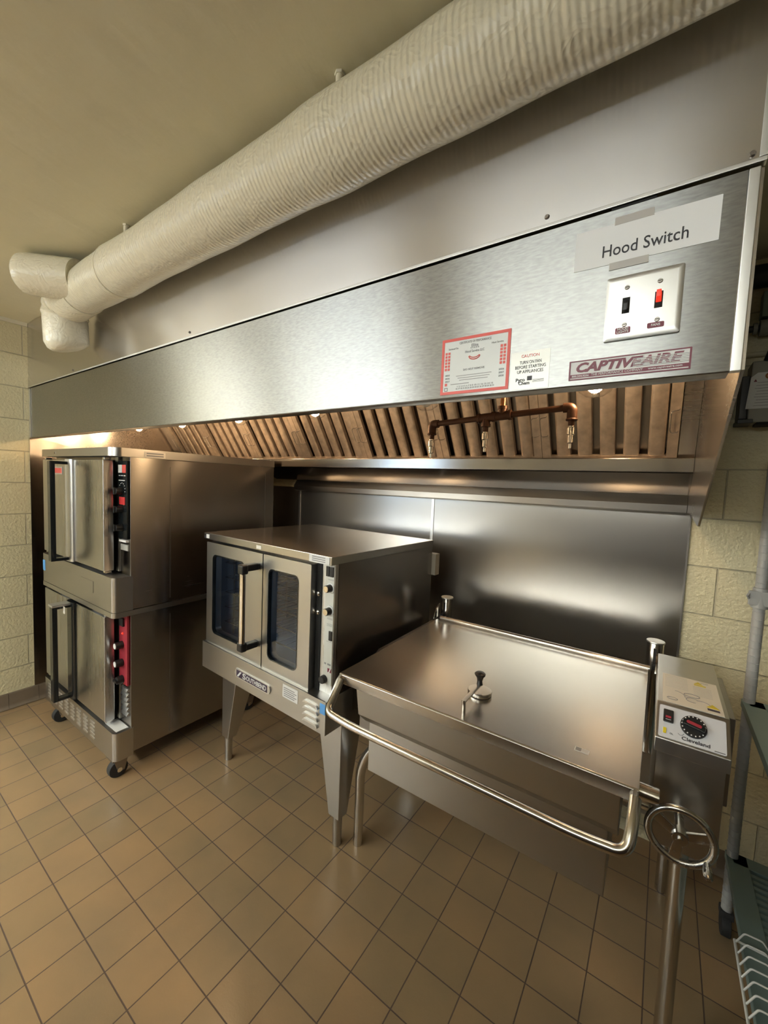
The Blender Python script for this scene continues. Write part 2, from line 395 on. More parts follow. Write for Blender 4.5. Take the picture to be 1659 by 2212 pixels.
# ------------------------------------------------------------------ camera
RW = ((0.8226987395856791, 0.0731722053022978, -0.5637487137504911), (0.5670236433680776, -0.03474290308629751, 0.8229684796799493), (0.040632151625602984, -0.9967139805663081, -0.07007331302242303))
cam = bpy.data.cameras.new('camera'); co = bpy.data.objects.new('camera', cam); COL.objects.link(co)
m3 = Matrix(((RW[0][0], -RW[0][1], -RW[0][2]), (RW[1][0], -RW[1][1], -RW[1][2]), (RW[2][0], -RW[2][1], -RW[2][2])))
co.matrix_world = Matrix.Translation((3.43, -2.14, 1.571)) @ m3.to_4x4()
cam.sensor_fit = 'VERTICAL'; cam.sensor_height = 24; cam.lens = 24 * 870.98 / 2212; cam.clip_start = .02
SC.camera = co

# ------------------------------------------------------------------ room
ZC = 2.50
struct('floor', MB().box(-3.4, 5.6, -7.8, .15, -.1, 0), 'floor')
struct('ceiling', MB().box(-3.4, 5.6, -7.8, .15, ZC, ZC + .1), 'ceil')
struct('wall_back', MB().box(-.2, 5.6, 0, .15, 0, ZC), 'wallB')
struct('wall_left', MB().box(-.2, 0, -2.3, 0, 0, ZC), 'wallL')
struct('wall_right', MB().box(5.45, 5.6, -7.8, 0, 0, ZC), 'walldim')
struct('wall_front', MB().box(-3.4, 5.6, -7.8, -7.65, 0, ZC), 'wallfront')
struct('wall_far_left', MB().box(-3.4, -3.25, -7.65, -2.3, 0, ZC), 'wallplain')
struct('wall_left_return', MB().box(-3.25, -.2, -2.45, -2.3, 0, ZC), 'wallplain')
struct('trim_1', MB().box(0, .014, -2.3, -1.27, ZC - .022, ZC), 'hang')
bb = MB()
for k in range(15):
    y1 = -.005 - k * .1555 - .155 * .0
    y0 = max(y1 - .154, -2.3)
    bb.prism([(0.0, .004), (.030, .004), (.017, .012), (.011, .03), (.010, .094), (.004, .102), (0, .102)], 'y', y0, y1)
# profile is (x,z) for axis y
struct('baseboard_left', bb, 'base')
bb = MB()
for k in range(24):
    x0 = 3.55 + k * .0 + .1555 * k
    if x0 > 5.4: break
    bb.prism([(0, .004), (-.030, .004), (-.017, .012), (-.011, .03), (-.010, .094), (-.004, .102), (0, .102)], 'x', x0, x0 + .154)
struct('baseboard_back', bb, 'base')
w = struct('window_1', MB().box(-3.0, -1.2, -7.66, -7.64, 1.0, 2.15), 'sky')
fr = MB()
for a in ((-3.05, -1.15, .95, 1.0), (-3.05, -1.15, 2.15, 2.2), (-3.05, -3.0, .95, 2.2), (-1.2, -1.15, .95, 2.2), (-2.12, -2.08, 1.0, 2.15)):
    fr.box(a[0], a[1], -7.67, -7.60, a[2], a[3], .004)
build('window_frame', fr, 'lamphouse', w)

# added unseen blocker behind the camera, keeps light off the right floor
tc_ = thing('storage_cabinet', 'tall dark brown storage cabinet standing behind the camera', 'cabinet', (3.55, -2.88, 0))
build('body', MB().box(2.35, 4.75, -3.12, -2.62, .08, 1.55, .006), 'cab', tc_)
build('plinth', MB().box(2.39, 4.71, -3.10, -2.66, 0, .08), 'gap', tc_)
for k in range(5):
    dr = build('door', MB().box(2.36 + k * .477, 2.36 + k * .477 + .47, -2.62, -2.598, .10, 1.53, .004), 'cab', tc_)
    build('door_handle', MB().tube([(2.79 + k * .477, -2.598, .8), (2.79 + k * .477, -2.57, .8), (2.79 + k * .477, -2.57, .95), (2.79 + k * .477, -2.598, .95)], .006, 8), 'chrome', dr)
# suspended fluorescent fixtures behind the camera; the farther row is added fill light
WH = ('nearest the shelving side', 'second from the shelving side', 'third from the shelving side', 'farthest from the shelving side')
for ly, lm, row, spans in ((-3.3, 'lampdim', 'nearer row', ((2.25, 3.42), (.28, 1.62), (-1.62, -.28), (-3.2, -2.0))), (-4.75, 'lamp', 'farther row', ((1.65, 3.4), (-1.28, .80), (-3.2, -2.1)))):
    for k, (x0, x1) in enumerate(spans):
        cx = (x0 + x1) / 2; loc = (cx, ly, ZC)
        lab = 'ceiling light fixture behind the camera, %s, %s' % (row, WH[k])
        lf = thing('ceiling_light', lab, 'light', loc, group='fluorescent ceiling lights, ' + row)
        build('housing', MB().prism([(ly - .04, 2.40), (ly + .04, 2.40), (ly + .03, 2.43), (ly - .03, 2.43)], 'x', x0, x1), 'lamphouse', lf)
        for hx in (x0 + .2, x1 - .2): build('hanger_rod', MB().cyl((hx, ly, 2.425), (hx, ly, ZC - .001), .006, seg=8), 'lamphouse', lf)
        build('diffuser', MB().prism(rrect(ly - .10, ly + .10, 2.33, 2.40, .03, 5), 'x', x0, x1), lm, lf)

# ------------------------------------------------------------------ stainless wall cladding and backsplash
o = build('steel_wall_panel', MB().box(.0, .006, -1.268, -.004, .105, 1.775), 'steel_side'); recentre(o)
o['label'] = 'stainless steel cladding sheet on the left block wall beside the stacked ovens'; o['category'] = 'wall panel'
bs = thing('backsplash', 'stainless steel backsplash sheets on the back wall behind the ovens and pan', 'backsplash', (2.3, -.003, .12))
for x0, x1 in ((.01, 1.196), (1.204, 2.314), (2.324, 3.537)):
    build('panel', MB().box(x0, x1, -.006, -.0005, .12, 1.52), 'steel_wall', bs)
for xs in (1.2, 2.319):
    build('seam_strip', MB().box(xs - .009, xs + .009, -.010, -.006, .12, 1.50, .001), 'steel_bright', bs)
build('edge_strip', MB().box(3.534, 3.540, -.012, -.0005, .12, 1.49), 'steel_dark', bs)
build('top_trim', MB().prism([(-.006, 1.573), (-.040, 1.573), (-.070, 1.532), (-.066, 1.502), (-.04, 1.494), (-.006, 1.496)], 'x', 1.2, 3.519), 'steel_box', bs)

# ------------------------------------------------------------------ exhaust hood
hd = thing('exhaust_hood', 'long stainless steel kitchen exhaust hood over the ovens and tilting pan', 'hood', (1.763, -.63, 1.48))
YF = -1.265
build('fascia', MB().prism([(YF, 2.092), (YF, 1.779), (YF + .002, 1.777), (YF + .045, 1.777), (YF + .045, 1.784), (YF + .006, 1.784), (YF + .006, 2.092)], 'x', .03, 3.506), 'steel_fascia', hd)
build('corner_strip', MB().box(3.5065, 3.521, YF - .004, YF + .012, 1.777, 2.091, .0015), 'steel_bright', hd)
build('corner_strip', MB().box(.004, .030, YF - .004, YF + .010, 1.777, 2.091, .0015), 'steel_bright', hd)
build('end_panel', MB().prism([(YF + .002, 2.09), (YF + .002, 1.779), (-.69, 1.486), (-.665, 1.486), (-.27, 1.505), (-.02, 1.50), (-.02, 2.09)], 'x', 3.5205, 3.5255), 'steel_hood', hd)
build('end_panel', MB().prism([(YF + .012, 2.05), (YF + .012, 1.784), (-.9, 1.70), (-.25, 1.70), (-.25, 2.05)], 'x', .0065, .011), 'steel_hood', hd)
build('hood_top', MB().box(.012, 3.5195, YF + .007, -.02, 2.05, 2.065), 'steel_hood', hd)
TH = math.radians(57.5); FB = V((0, -.25, 1.716)); FU = V((0, -math.cos(TH), math.sin(TH))); FN = V((0, -math.sin(TH), -math.cos(TH)))
def filt(x, u, n):
    p = FB + FU * u + FN * n; return (x, p.y, p.z)
def slab(mb, x0, x1, u0, u1, n0, n1):
    return mb.hexa([filt(x0, u0, n0), filt(x1, u0, n0), filt(x1, u1, n0), filt(x0, u1, n0)], [filt(x0, u0, n1), filt(x1, u0, n1), filt(x1, u1, n1), filt(x0, u1, n1)])
FX0, FX1, FH = .086, 3.467, .392
build('filler_panel', slab(MB(), FX1 + .002, 3.5195, 0, FH, -.01, .004), 'steel_hood', hd)
build('filler_panel', slab(MB(), .012, FX0 - .002, 0, FH, -.01, .004), 'steel_hood', hd)
build('grease_trough', MB().prism([(-.25, 1.712), (-.268, 1.712), (-.27, 1.708), (-.268, 1.660), (-.25, 1.656), (-.03, 1.650), (-.03, 1.70)], 'x', .012, 3.5195), 'trough', hd)
build('back_panel', MB().prism([(-.25, 1.655), (-.06, 1.574), (-.02, 1.574), (-.02, 1.65)], 'x', 1.0, 3.5195), 'trough', hd)

GL = ['leftmost grease filter, above the stacked ovens, partly shaded', 'second ribbed grease filter from the left end of the hood', 'third ribbed grease filter from the left end of the hood',
      'middle ribbed grease filter of the seven in the hood', 'ribbed grease filter just left of the sprinkler pipe feed', 'ribbed grease filter directly behind the hanging brown pipe', 'rightmost ribbed grease filter at the right hood end']
fw = (FX1 - FX0) / 7; f0 = None
for i in range(7):
    x0 = FX0 + i * fw; loc = (x0 + fw / 2, -.25, 1.716)
    if f0 is None:
        f0 = thing('grease_filter', GL[0], 'filter', loc, group='grease filters in the hood')
        a, b = x0 + .001, x0 + fw - .001
        fm = MB()
        slab(fm, a, a + .034, 0, FH, -.004, .014); slab(fm, b - .034, b, 0, FH, -.004, .014)
        slab(fm, a, b, 0, .012, -.004, .012); slab(fm, a, b, FH - .02, FH, -.004, .012)
        build('frame', fm, 'baffle', f0); build('backing', slab(MB(), a, b, 0, FH, -.034, -.030), 'steel_dark', f0)  # dark backing sheet stands in for shade between the baffles
        inn0, inn1 = a + .034, b - .034; nb = 5; pitch = (inn1 - inn0) / nb
        for k in range(nb):
            c0 = inn0 + k * pitch + .022; c1 = inn0 + (k + 1) * pitch - .004
            bm_ = MB(); prof = [(c0, -.018), (c0 + .002, .002), (c0 + .012, .009), (c1 - .012, .009), (c1 - .002, .002), (c1, -.018), (c1 - .004, -.018), (c1 - .006, .0), (c1 - .014, .005), (c0 + .014, .005), (c0 + .006, .0), (c0 + .004, -.018)]
            tmp = bmesh.new(); A = [tmp.verts.new(filt(p[0], .012, p[1])) for p in prof]; B = [tmp.verts.new(filt(p[0], FH - .02, p[1])) for p in prof]
            tmp.faces.new(A); tmp.faces.new(B[::-1])
            for q in range(len(prof)): tmp.faces.new((A[q], B[q], B[(q + 1) % len(prof)], A[(q + 1) % len(prof)]))
            bmesh.ops.recalc_face_normals(tmp, faces=tmp.faces[:]); bm_._merge(tmp)
            build('baffle', bm_, 'baffle', f0)
        for hx in (a + .017, b - .017):
            pts = fillet([filt(hx + .012, .115, .012), filt(hx + .012, .115, .028), filt(hx - .012, .115, .034), filt(hx - .012, .20, .034), filt(hx + .012, .20, .028), filt(hx + .012, .20, .012)], .012, 4)
            build('handle', MB().tube(pts, .0017, 6), 'rackwire', f0)
    else: dup(f0, loc, GL[i])

LL = ['lit hood bulb nearest the left end, above the stacked ovens', 'lit hood bulb second from the left end of the hood', 'lit hood bulb third from the left end of the hood',
      'lit hood bulb above the middle of the filters', 'unlit clear hood globe left of the brown pipe', 'lit hood bulb at the right end under the maroon nameplate']
g0 = None
for i, gx in enumerate((.34, .906, 1.482, 2.062, 2.654, 3.239)):
    loc = (gx, -.75, 2.05)
    def bulbobj(par):
        return build('bulb', MB().sphere((gx, -.75, 1.905), .026, (1, 1, 1.25)), 'bulb' if i != 4 else 'sticker', par)
    if g0 is None:
        g0 = thing('hood_light', LL[i], 'light', loc, group='jar lights in the hood')
        build('base', MB().lathe([(.0, 0), (.055, 0), (.055, -.03), (.045, -.045), (.045, -.07), (0, -.07)], (gx, -.75, 2.05)), 'cast', g0)
        build('globe', MB().lathe([(.0, -.19), (.025, -.187), (.045, -.172), (.053, -.15), (.054, -.12), (.050, -.09), (.044, -.07)], (gx, -.75, 2.05)), 'globe', g0)
        bulb = bulbobj(g0)
    else:
        r = dup(g0, loc, LL[i])
        if i == 4:
            for ch in r.children:
                if ch.name.startswith('bulb'):
                    ch.data = ch.data.copy(); ch.data.materials[0] = M['sticker']

# fire suppression pipe
sp = thing('sprinkler_pipe', 'rusty brown fire suppression pipe with three nozzles hanging under the hood', 'pipe', (2.95, -.75, 1.70))
PA, PB = V((2.70, -.75, 1.806)), V((3.165, -.75, 1.834)); PT = V((2.899, -.75, 1.818)); PF = V((2.957, -.75, 1.8215))
build('pipe', MB().cyl(PA, PB, .0105), 'pipe', sp)
build('feed_pipe', MB().cyl(PF, (2.957, -.75, 2.05), .0095), 'copper', sp)
def tee(c): return MB().cyl(c - V((.03, 0, .0018)), c + V((.03, 0, .0018)), .0155).cyl(c - V((.031, 0, .0018)), c - V((.022, 0, .0014)), .018).cyl(c + V((.022, 0, .0014)), c + V((.031, 0, .0018)), .018)
build('tee', tee(PT).cyl(PT, PT - V((0, 0, .03)), .0145).cyl(PT - V((0, 0, .022)), PT - V((0, 0, .032)), .017), 'pipe', sp)
build('tee', tee(PF).cyl(PF, PF + V((0, 0, .03)), .0145).cyl(PF + V((0, 0, .022)), PF + V((0, 0, .032)), .017), 'pipe', sp)
for e, sgn in ((PA, -1), (PB, 1)):
    pts = fillet([e - V((sgn * .012, 0, 0)), e + V((sgn * .014, 0, 0)), e + V((sgn * .014, 0, -.04))], .025)
    build('elbow', MB().tube(pts, .0155).torus((e.x + sgn * .014, e.y, e.z - .038), .0135, .0045, 'z', 20, 8), 'pipe', sp)
for c in (PA + V((-.014, 0, -.04)), PT - V((0, 0, .032)), PB + V((.014, 0, -.04))):
    nz = build('nozzle', MB().lathe([(0, 0), (.009, 0), (.009, -.022), (.0125, -.024), (.0125, -.044), (.009, -.047), (.009, -.07), (.005, -.073), (.005, -.088), (0, -.088)], c, 16), 'chrome', sp)
    build('nipple', MB().cyl(c + V((0, 0, .004)), c - V((0, 0, .018)), .0098, seg=16), 'pipe', nz)

# ------------------------------------------------------------------ closure panel above the hood
cp = thing('closure_panel', 'stainless steel panel closing the gap between hood and ceiling', 'panel', (1.76, -1.262, 2.097))
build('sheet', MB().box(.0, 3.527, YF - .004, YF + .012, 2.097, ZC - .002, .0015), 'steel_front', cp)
build('bottom_lip', MB().box(.0, 3.527, YF - .006, YF - .0035, 2.096, 2.103, .001), 'steel_bright', cp)
build('edge_lip', MB().box(3.517, 3.5285, YF - .0055, YF - .0035, 2.104, ZC - .003, .0008), 'steel_bright', cp)
for sx, sz in ((3.2, 2.117), (3.508, 2.112), (1.9, 2.117), (.75, 2.116)):
    build('screw', MB().cyl((sx, YF - .004, sz), (sx, YF - .0075, sz), .0052, .0035, 12), 'steel_dark', cp)
build('gap_smudge', MB().box(3.315, 3.385, YF - .001, YF + .004, 2.0925, 2.0965), 'gap', cp)  # black strip in the seam between sheet and fascia

# ------------------------------------------------------------------ insulated duct
DY, DZ, DR = -1.385, 2.368, .0885
dt = thing('insulated_pipe', 'thick white wrapped pipe running along the ceiling above the hood', 'pipe', (3.0, DY, DZ - DR))
random.seed(3)
n = 150; pts = [(1.13 + (5.3 - 1.13) * i / n, DY, DZ) for i in range(n + 1)]
bulge = lambda x: .006 * math.exp(-((x - 2.70) / .09) ** 2) + .004 * math.exp(-((x - 1.62) / .05) ** 2) + .0012 * math.sin(x * 9) + .0008 * math.sin(x * 23)
build('run', MB().tube(pts, DR, 40, radii=[DR + bulge(p[0]) for p in pts]), 'duct', dt)
ep = fillet([(1.24, DY, DZ), (1.0, DY + .004, DZ - .002), (1.0, DY + .012, 2.19)], .075, 12) + [V((1.0, DY + .016, 2.172)), V((1.0, DY + .02, 2.160)), V((1.0, DY + .022, 2.154))]
ne = len(ep)
build('elbow', MB().tube(ep, .09, 36, radii=[.091 + .003 * math.sin(i * 1.9) for i in range(ne - 4)] + [.090, .082, .066, .045]), 'ductplain', dt)
s0, s1 = V((1.285, -1.415, 2.395)), V((1.105, -1.548, 2.408)); sd_ = (s1 - s0).normalized()
sp_ = [s0 + (s1 - s0) * k / 8 for k in range(9)] + [s1 + sd_ * .012, s1 + sd_ * .02]
build('stub', MB().tube(sp_, .08, 32, radii=[.082, .083, .0825, .084, .083, .084, .083, .083, .080, .070, .05]), 'ductplain', dt)
build('wrap_seam', MB().tube([(1.60 + .02 * math.sin(a), DY + (DR + .003) * math.cos(a), DZ + (DR + .003) * math.sin(a)) for a in [2 * PI * i / 40 for i in range(40)]], .003, 6, True), 'ductplain', dt)
h0 = None
for hx, lab in ((2.755, 'painted pipe hanger with thick threaded rod above the wrapped pipe'), (1.70, 'small painted pipe hanger nearer the wrapped pipe elbow')):
    loc = (hx, -1.405, ZC)
    if h0 is None:
        h0 = thing('pipe_hanger', lab, 'hanger', loc, group='hangers on the wrapped pipe')
        build('rod', MB().cyl((hx, -1.405, ZC - .055), (hx, -1.405, ZC), .009, seg=14).cyl((hx, -1.405, ZC - .006), (hx, -1.405, ZC), .012, seg=6), 'hang', h0)
        cl = fillet([(hx - .036, -1.41, DZ + DR - .012), (hx - .03, -1.408, ZC - .062), (hx - .008, -1.405, ZC - .047), (hx + .008, -1.405, ZC - .047), (hx + .03, -1.402, ZC - .062), (hx + .036, -1.40, DZ + DR - .012)], .015, 4)
        cm = MB()
        for p, q in zip(cl, cl[1:]):
            d = (q - p).normalized(); nn = V((-d.z, 0, d.x)) * .002; w_ = V((0, .011, 0))
            cm.hexa([p - nn - w_, p + nn - w_, p + nn + w_, p - nn + w_], [q - nn - w_, q + nn - w_, q + nn + w_, q - nn + w_])
        build('clevis', cm, 'hang', h0)
    else: dup(h0, loc, lab)

# ------------------------------------------------------------------ signs on the fascia
YS = YF
sg = thing('paper_sign', 'white paper strip reading Hood Switch taped near the right hood corner', 'sign', (3.367, YS, 1.996))
tilt = Matrix.Translation((3.367, 0, 2.03)) @ Matrix.Rotation(math.radians(.6), 4, 'Y') @ Matrix.Translation((-3.367, 0, -2.03))
build('sheet', MB().prism(rrect(3.257, 3.4765, 1.995, 2.0665, .0005, 1), 'y', YS - .0012, YS - .0002).xf(tilt), 'sheet', sg)
build('lettering', MB().text('Hood Switch', .030, face_y(3.370, YS - .0014, 2.019), .130, bold=.004).xf(tilt), 'ink', sg)
build('tape', MB().box(3.322, 3.383, YS - .0018, YS - .0010, 2.0635, 2.077), 'tape', sg)
build('tape', MB().box(3.318, 3.380, YS - .0018, YS - .0010, 1.984, 1.997), 'tape', sg)

sw = thing('switch_plate', 'stainless double toggle switch plate with one glowing red toggle', 'switch', (3.376, YS, 1.853))
outer = rrect(3.3175, 3.4345, 1.853, 1.967, .003, 3); inner = rrect(3.3255, 3.4255, 1.862, 1.958, .002, 3)
pm = MB(); tb = bmesh.new()
A = [tb.verts.new((p[0], YS, p[1])) for p in outer]; A2 = [tb.verts.new((p[0], YS - .0055, p[1])) for p in outer]; B = [tb.verts.new((p[0], YS - .009, p[1])) for p in inner]; k_ = len(outer)
for i in range(k_):
    j = (i + 1) % k_; tb.faces.new((A[i], A[j], A2[j], A2[i])); tb.faces.new((A2[i], A2[j], B[j], B[i]))
tb.faces.new(B); tb.faces.new(A[::-1]); bmesh.ops.recalc_face_normals(tb, faces=tb.faces[:]); pm._merge(tb)
build('plate', pm, 'steel_bright', sw)
for tx, lit in ((3.351, False), (3.4005, True)):
    build('slot', MB().box(tx - .006, tx + .006, YS - .0096, YS - .0085, 1.898, 1.926, .0004), 'gap', sw)
    tz = 1.906 if not lit else 1.919
    build('toggle', MB().hexa([(tx - .0042, YS - .009, 1.907), (tx + .0042, YS - .009, 1.907), (tx + .0042, YS - .009, 1.921), (tx - .0042, YS - .009, 1.921)],
          [(tx - .0035, YS - .021, tz - .006), (tx + .0035, YS - .021, tz - .006), (tx + .0035, YS - .021, tz + .006), (tx - .0035, YS - .021, tz + .006)], .0008), 'redlit' if lit else 'black', sw, label='glowing red toggle' if lit else 'black toggle')
    for sz in (1.9435, 1.878):
        s_ = build('screw', MB().cyl((tx, YS - .009, sz), (tx, YS - .0112, sz), .0042, .0034, 14), 'steel_dark', sw)
        build('screw_slot', MB().box(tx - .003, tx + .003, YS - .0116, YS - .0111, sz - .0005, sz + .0005), 'gap', s_)
for tx, tw, lines in ((3.349, .024, ('HOOD', 'LIGHTS')), (3.399, .025, ('FANS',))):
    tg = build('tag', MB().prism(rrect(tx - tw / 2, tx + tw / 2, 1.8625 if len(lines) > 1 else 1.8645, 1.8735, .002, 3), 'y', YS - .0098, YS - .0088), 'maroon', sw)
    tm = MB()
    for li, t in enumerate(lines): tm.text(t, .0058, face_y(tx, YS - .0100, (1.8705 - li * .0052) if len(lines) > 1 else 1.869), None, bold=.02)
    build('lettering', tm, 'paper', tg)

ce = thing('certificate_sticker', 'white hood service certificate sticker with a red border', 'sticker', (3.06, YS, 1.784))
cx0, cx1, cz0, cz1 = 2.979, 3.141, 1.785, 1.912
build('backing', MB().box(cx0, cx1, YS - .0008, YS - .0001, cz0, cz1), 'sticker', ce)
build('border', MB().ring(rrect(cx0, cx1, cz0, cz1, .001, 2), rrect(cx0 + .0065, cx1 - .0065, cz0 + .0065, cz1 - .0065, .0005, 2), YS - .0012, YS - .0007), 'redborder', ce)
tm = MB(); cm_ = (cx0 + cx1) / 2
for t, s, dz, dx, wd in (('CERTIFICATE OF PERFORMANCE', .007, .114, 0, .075), ('Elite', .0095, .105, 0, .016), ('* * * * *', .007, .0985, 0, .02), ('Hood Service LLC', .0075, .0925, 0, .045),
                         ('Serviced On', .0055, .1035, -.052, .024), ('Next Service', .0055, .1035, .052, .026),
                         ('DO NOT REMOVE', .006, .053, 0, .05), ('1 2 3 4 5 6 7 8 9 10 11 12 13 14 15', .0048, .0165, .004, .085), ('16 17 18 19 20 21 22 23 24 25 26 27 28 29 30 31', .0048, .0115, .004, .09),
                         ('2025', .0055, .044, -.064, .0115), ('2026', .0055, .037, -.064, .0115), ('2027', .0055, .030, -.064, .0115), ('2026', .0055, .044, .064, .0115), ('2027', .0055, .037, .064, .0115), ('2028', .0055, .030, .064, .0115)):
    tm.text(t, s, face_y(cm_ + dx, YS - .0010, cz0 + dz), wd, bold=.008)
build('lettering', tm, 'greyink', ce)
ln = MB()
for k in range(3): ln.box(cm_ - .042 + k * .004, cm_ + .042 - k * .004, YS - .0011, YS - .0008, cz0 + .040 - k * .005, cz0 + .0412 - k * .005)
ln.box(cm_ - .055, cm_ - .01, YS - .0011, YS - .0008, cz0 + .022, cz0 + .0235)
build('fine_print', ln, 'greyink', ce)
rd = MB()
for sx in (-1, 1):
    for c in range(2):
        for r_ in range(6):
            bx = cm_ + sx * .0655 + (c - .5) * .0072; bz = cz0 + .094 - r_ * .0072
            rd.box(bx - .0027, bx + .0027, YS - .0011, YS - .0008, bz - .0028, bz + .0028)
rd.box(cm_ - .070, cm_ - .064, YS - .0011, YS - .0008, cz0 + .020, cz0 + .026)
pts = [(cm_ + .013 * math.cos(a), YS - .0011, cz0 + .082 + .008 * math.sin(a)) for a in [PI + PI * i / 14 for i in range(15)]]
rd.tube(pts, .0011, 6).tube([(p[0], p[1], p[2] + .004) for p in pts[2:-2]], .001, 6)
build('month_boxes', rd, 'redborder', ce)
build('house_mark', MB().ring(rrect(cm_ - .0705, cm_ - .0625, cz0 + .008, cz0 + .016, .001, 2), rrect(cm_ - .0695, cm_ - .0635, cz0 + .009, cz0 + .015, .0008, 2), YS - .0012, YS - .0008), 'ink', ce)

cs = thing('caution_sticker', 'silver sticker telling to turn on fan before starting appliances', 'sticker', (3.183, YS, 1.781))
build('backing', MB().box(3.144, 3.2235, YS - .0007, YS - .0001, 1.781, 1.859), 'foil', cs)
build('heading', MB().text('CAUTION', .0085, face_y(3.184, YS - .0009, 1.849), .036), 'redborder', cs)
tm = MB()
for t, dz, wd in (('TURN ON FAN', 1.836, .044), ('BEFORE STARTING', 1.8265, .062), ('UP APPLIANCES', 1.817, .053)): tm.text(t, .0092, face_y(3.185, YS - .0009, dz), wd, bold=.006)
tm.text('Pyro', .0095, face_y(3.166, YS - .0009, 1.8005), .019, bold=.03).text('Chem', .0095, face_y(3.174, YS - .0009, 1.7935), .023, bold=.03)
tm.box(3.180, 3.190, YS - .0010, YS - .0008, 1.7985, 1.8075)
for k in range(3): tm.box(3.191, 3.214, YS - .0010, YS - .0008, 1.7945 + k * .0022, 1.7953 + k * .0022)
build('lettering', tm, 'ink', cs)

npz = thing('nameplate', 'white and maroon brand nameplate at the lower right of the hood front', 'nameplate', (3.358, YS, 1.789))
nx0, nx1, nz0, nz1 = 3.261, 3.4545, 1.7885, 1.8255
build('backing', MB().box(nx0, nx1, YS - .0009, YS - .0001, nz0, nz1), 'paper', npz)
build('border', MB().ring(rrect(nx0, nx1, nz0, nz1, .0006, 2), rrect(nx0 + .0028, nx1 - .0028, nz0 + .0022, nz1 - .0022, .0004, 2), YS - .0014, YS - .0008), 'maroon', npz)
build('band', MB().box(nx0 + .002, nx1 - .002, YS - .0013, YS - .0008, nz0 + .0042, nz0 + .0108), 'maroon', npz)
build('lettering', MB().text('CAPTIVE', .0235, face_y(nx0 + .064, YS - .0013, nz0 + .0222), .110, shear=.28, bold=.04), 'maroon', npz)
build('lettering', MB().text('AIRE', .0235, face_y(nx0 + .148, YS - .0013, nz0 + .0222), .066, shear=.28, bold=.03), 'maroon', npz)
stp = MB()
for k in range(6): stp.box(nx0 + .108, nx1 - .0032, YS - .0024, YS - .0018, nz0 + .0142 + k * .0027, nz0 + .0142 + k * .0027 + .0011)
build('stripes', stp, 'paper', npz)
build('small_print', MB().text('THE PERFORMANCE COMPANY', .0062, face_y(nx0 + .082, YS - .0015, nz0 + .0076), .084).text('800.334.9256', .0048, face_y(nx0 + .021, YS - .0015, nz0 + .0072), .03, bold=.02).text('www.captiveaire.com', .0048, face_y(nx0 + .157, YS - .0015, nz0 + .0078), .05, bold=.02), 'paper', npz)

# ------------------------------------------------------------------ stacked convection ovens
OX0, OX1, OYF, OYB = .245, 1.25, -1.28, -.30
def lipbox(mb, x0, x1, yf, yb, z0, z1, r=.028):
    """body with rounded front corners"""
    p = [(x0, yb)]
    for cx, a0, a1 in ((x0 + r, PI, 1.5 * PI), (x1 - r, 1.5 * PI, 2 * PI)):
        for i in range(7):
            t = a0 + (a1 - a0) * i / 6; p.append((cx + r * math.cos(t), yf + r + r * math.sin(t)))
    p.append((x1, yb)); return mb.prism(p, 'z', z0, z1)

def oven_common(ov, z0, z1, dz0, dz1, mold, handle_top):
    yc = -1.20
    bd = MB().box(OX0, OX1, yc, OYB, z0, z1, .002)
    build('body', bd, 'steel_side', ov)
    build('side_seam', MB().box(OX1 - .001, OX1 + .0012, -1.003, -.998, z0 + .02, z1 - .045), 'steel_dark', ov)
    build('side_seam', MB().box(OX1 - .001, OX1 + .0012, -.372, -.368, z0 + .02, z1 - .045), 'steel_dark', ov)
    build('gap', MB().box(OX0 + .02, 1.105, yc - .028, yc, z0 + .02, z1 - .02), 'gap', ov)
    build('control_column', MB().box(1.112, 1.146, yc - .012, yc, dz0 - .01, dz1 + .02, .003), 'steel_box', ov)
    L = build('door', MB().box(.272, .676, OYF + .004, OYF + .046, dz0, dz1, .004), 'steel_door', ov)
    Rr = build('door', MB().box(.774, 1.148, OYF, OYF + .046, dz0, dz1, .004), 'steel_door', ov)
    ml = MB().prism([(.678, OYF + .044), (.678, OYF - .004), (.684, OYF - .010), (.700, OYF - .016), (.752, OYF - .016), (.768, OYF - .010), (.773, OYF - .002), (.773, OYF + .044)], 'z', dz0 - .004, dz1 + .002)
    build('door_molding', ml, mold, L)  # upper strip bright, lower one black: the fall of light put into the material
    hb = MB().box(.700, .742, OYF - .096, OYF - .072, dz0 + .004, dz1 - .012, .003)
    hb.box(.702, .740, OYF - .074, OYF - .012, dz0 + .004, dz0 + .020, .002)
    hb.box(.702, .740, OYF - .074, OYF - .012, dz1 - .028, dz1 - .012, .002)
    h_ = build('handle', hb, 'blackgloss', L, label='black bar handle')
    if handle_top:
        build('handle_cap', MB().box(.690, .752, OYF - .10, OYF - .014, dz1 - .013, dz1 + .001, .004), 'steel_bright', h_, label='bright top of the handle')
        build('paper_tag', MB().box(.752, .776, OYF - .05, OYF - .048, dz1 - .05, dz1 - .012), 'cream', h_)
    for hx in (.30, 1.125):
        build('hinge', MB().box(hx - .012, hx + .012, OYF + .01, OYF + .04, dz0 - .012, dz0 - .001, .002).box(hx - .012, hx + .012, OYF + .01, OYF + .04, dz1 + .001, dz1 + .014, .002), 'chrome', ov)
    return L, Rr

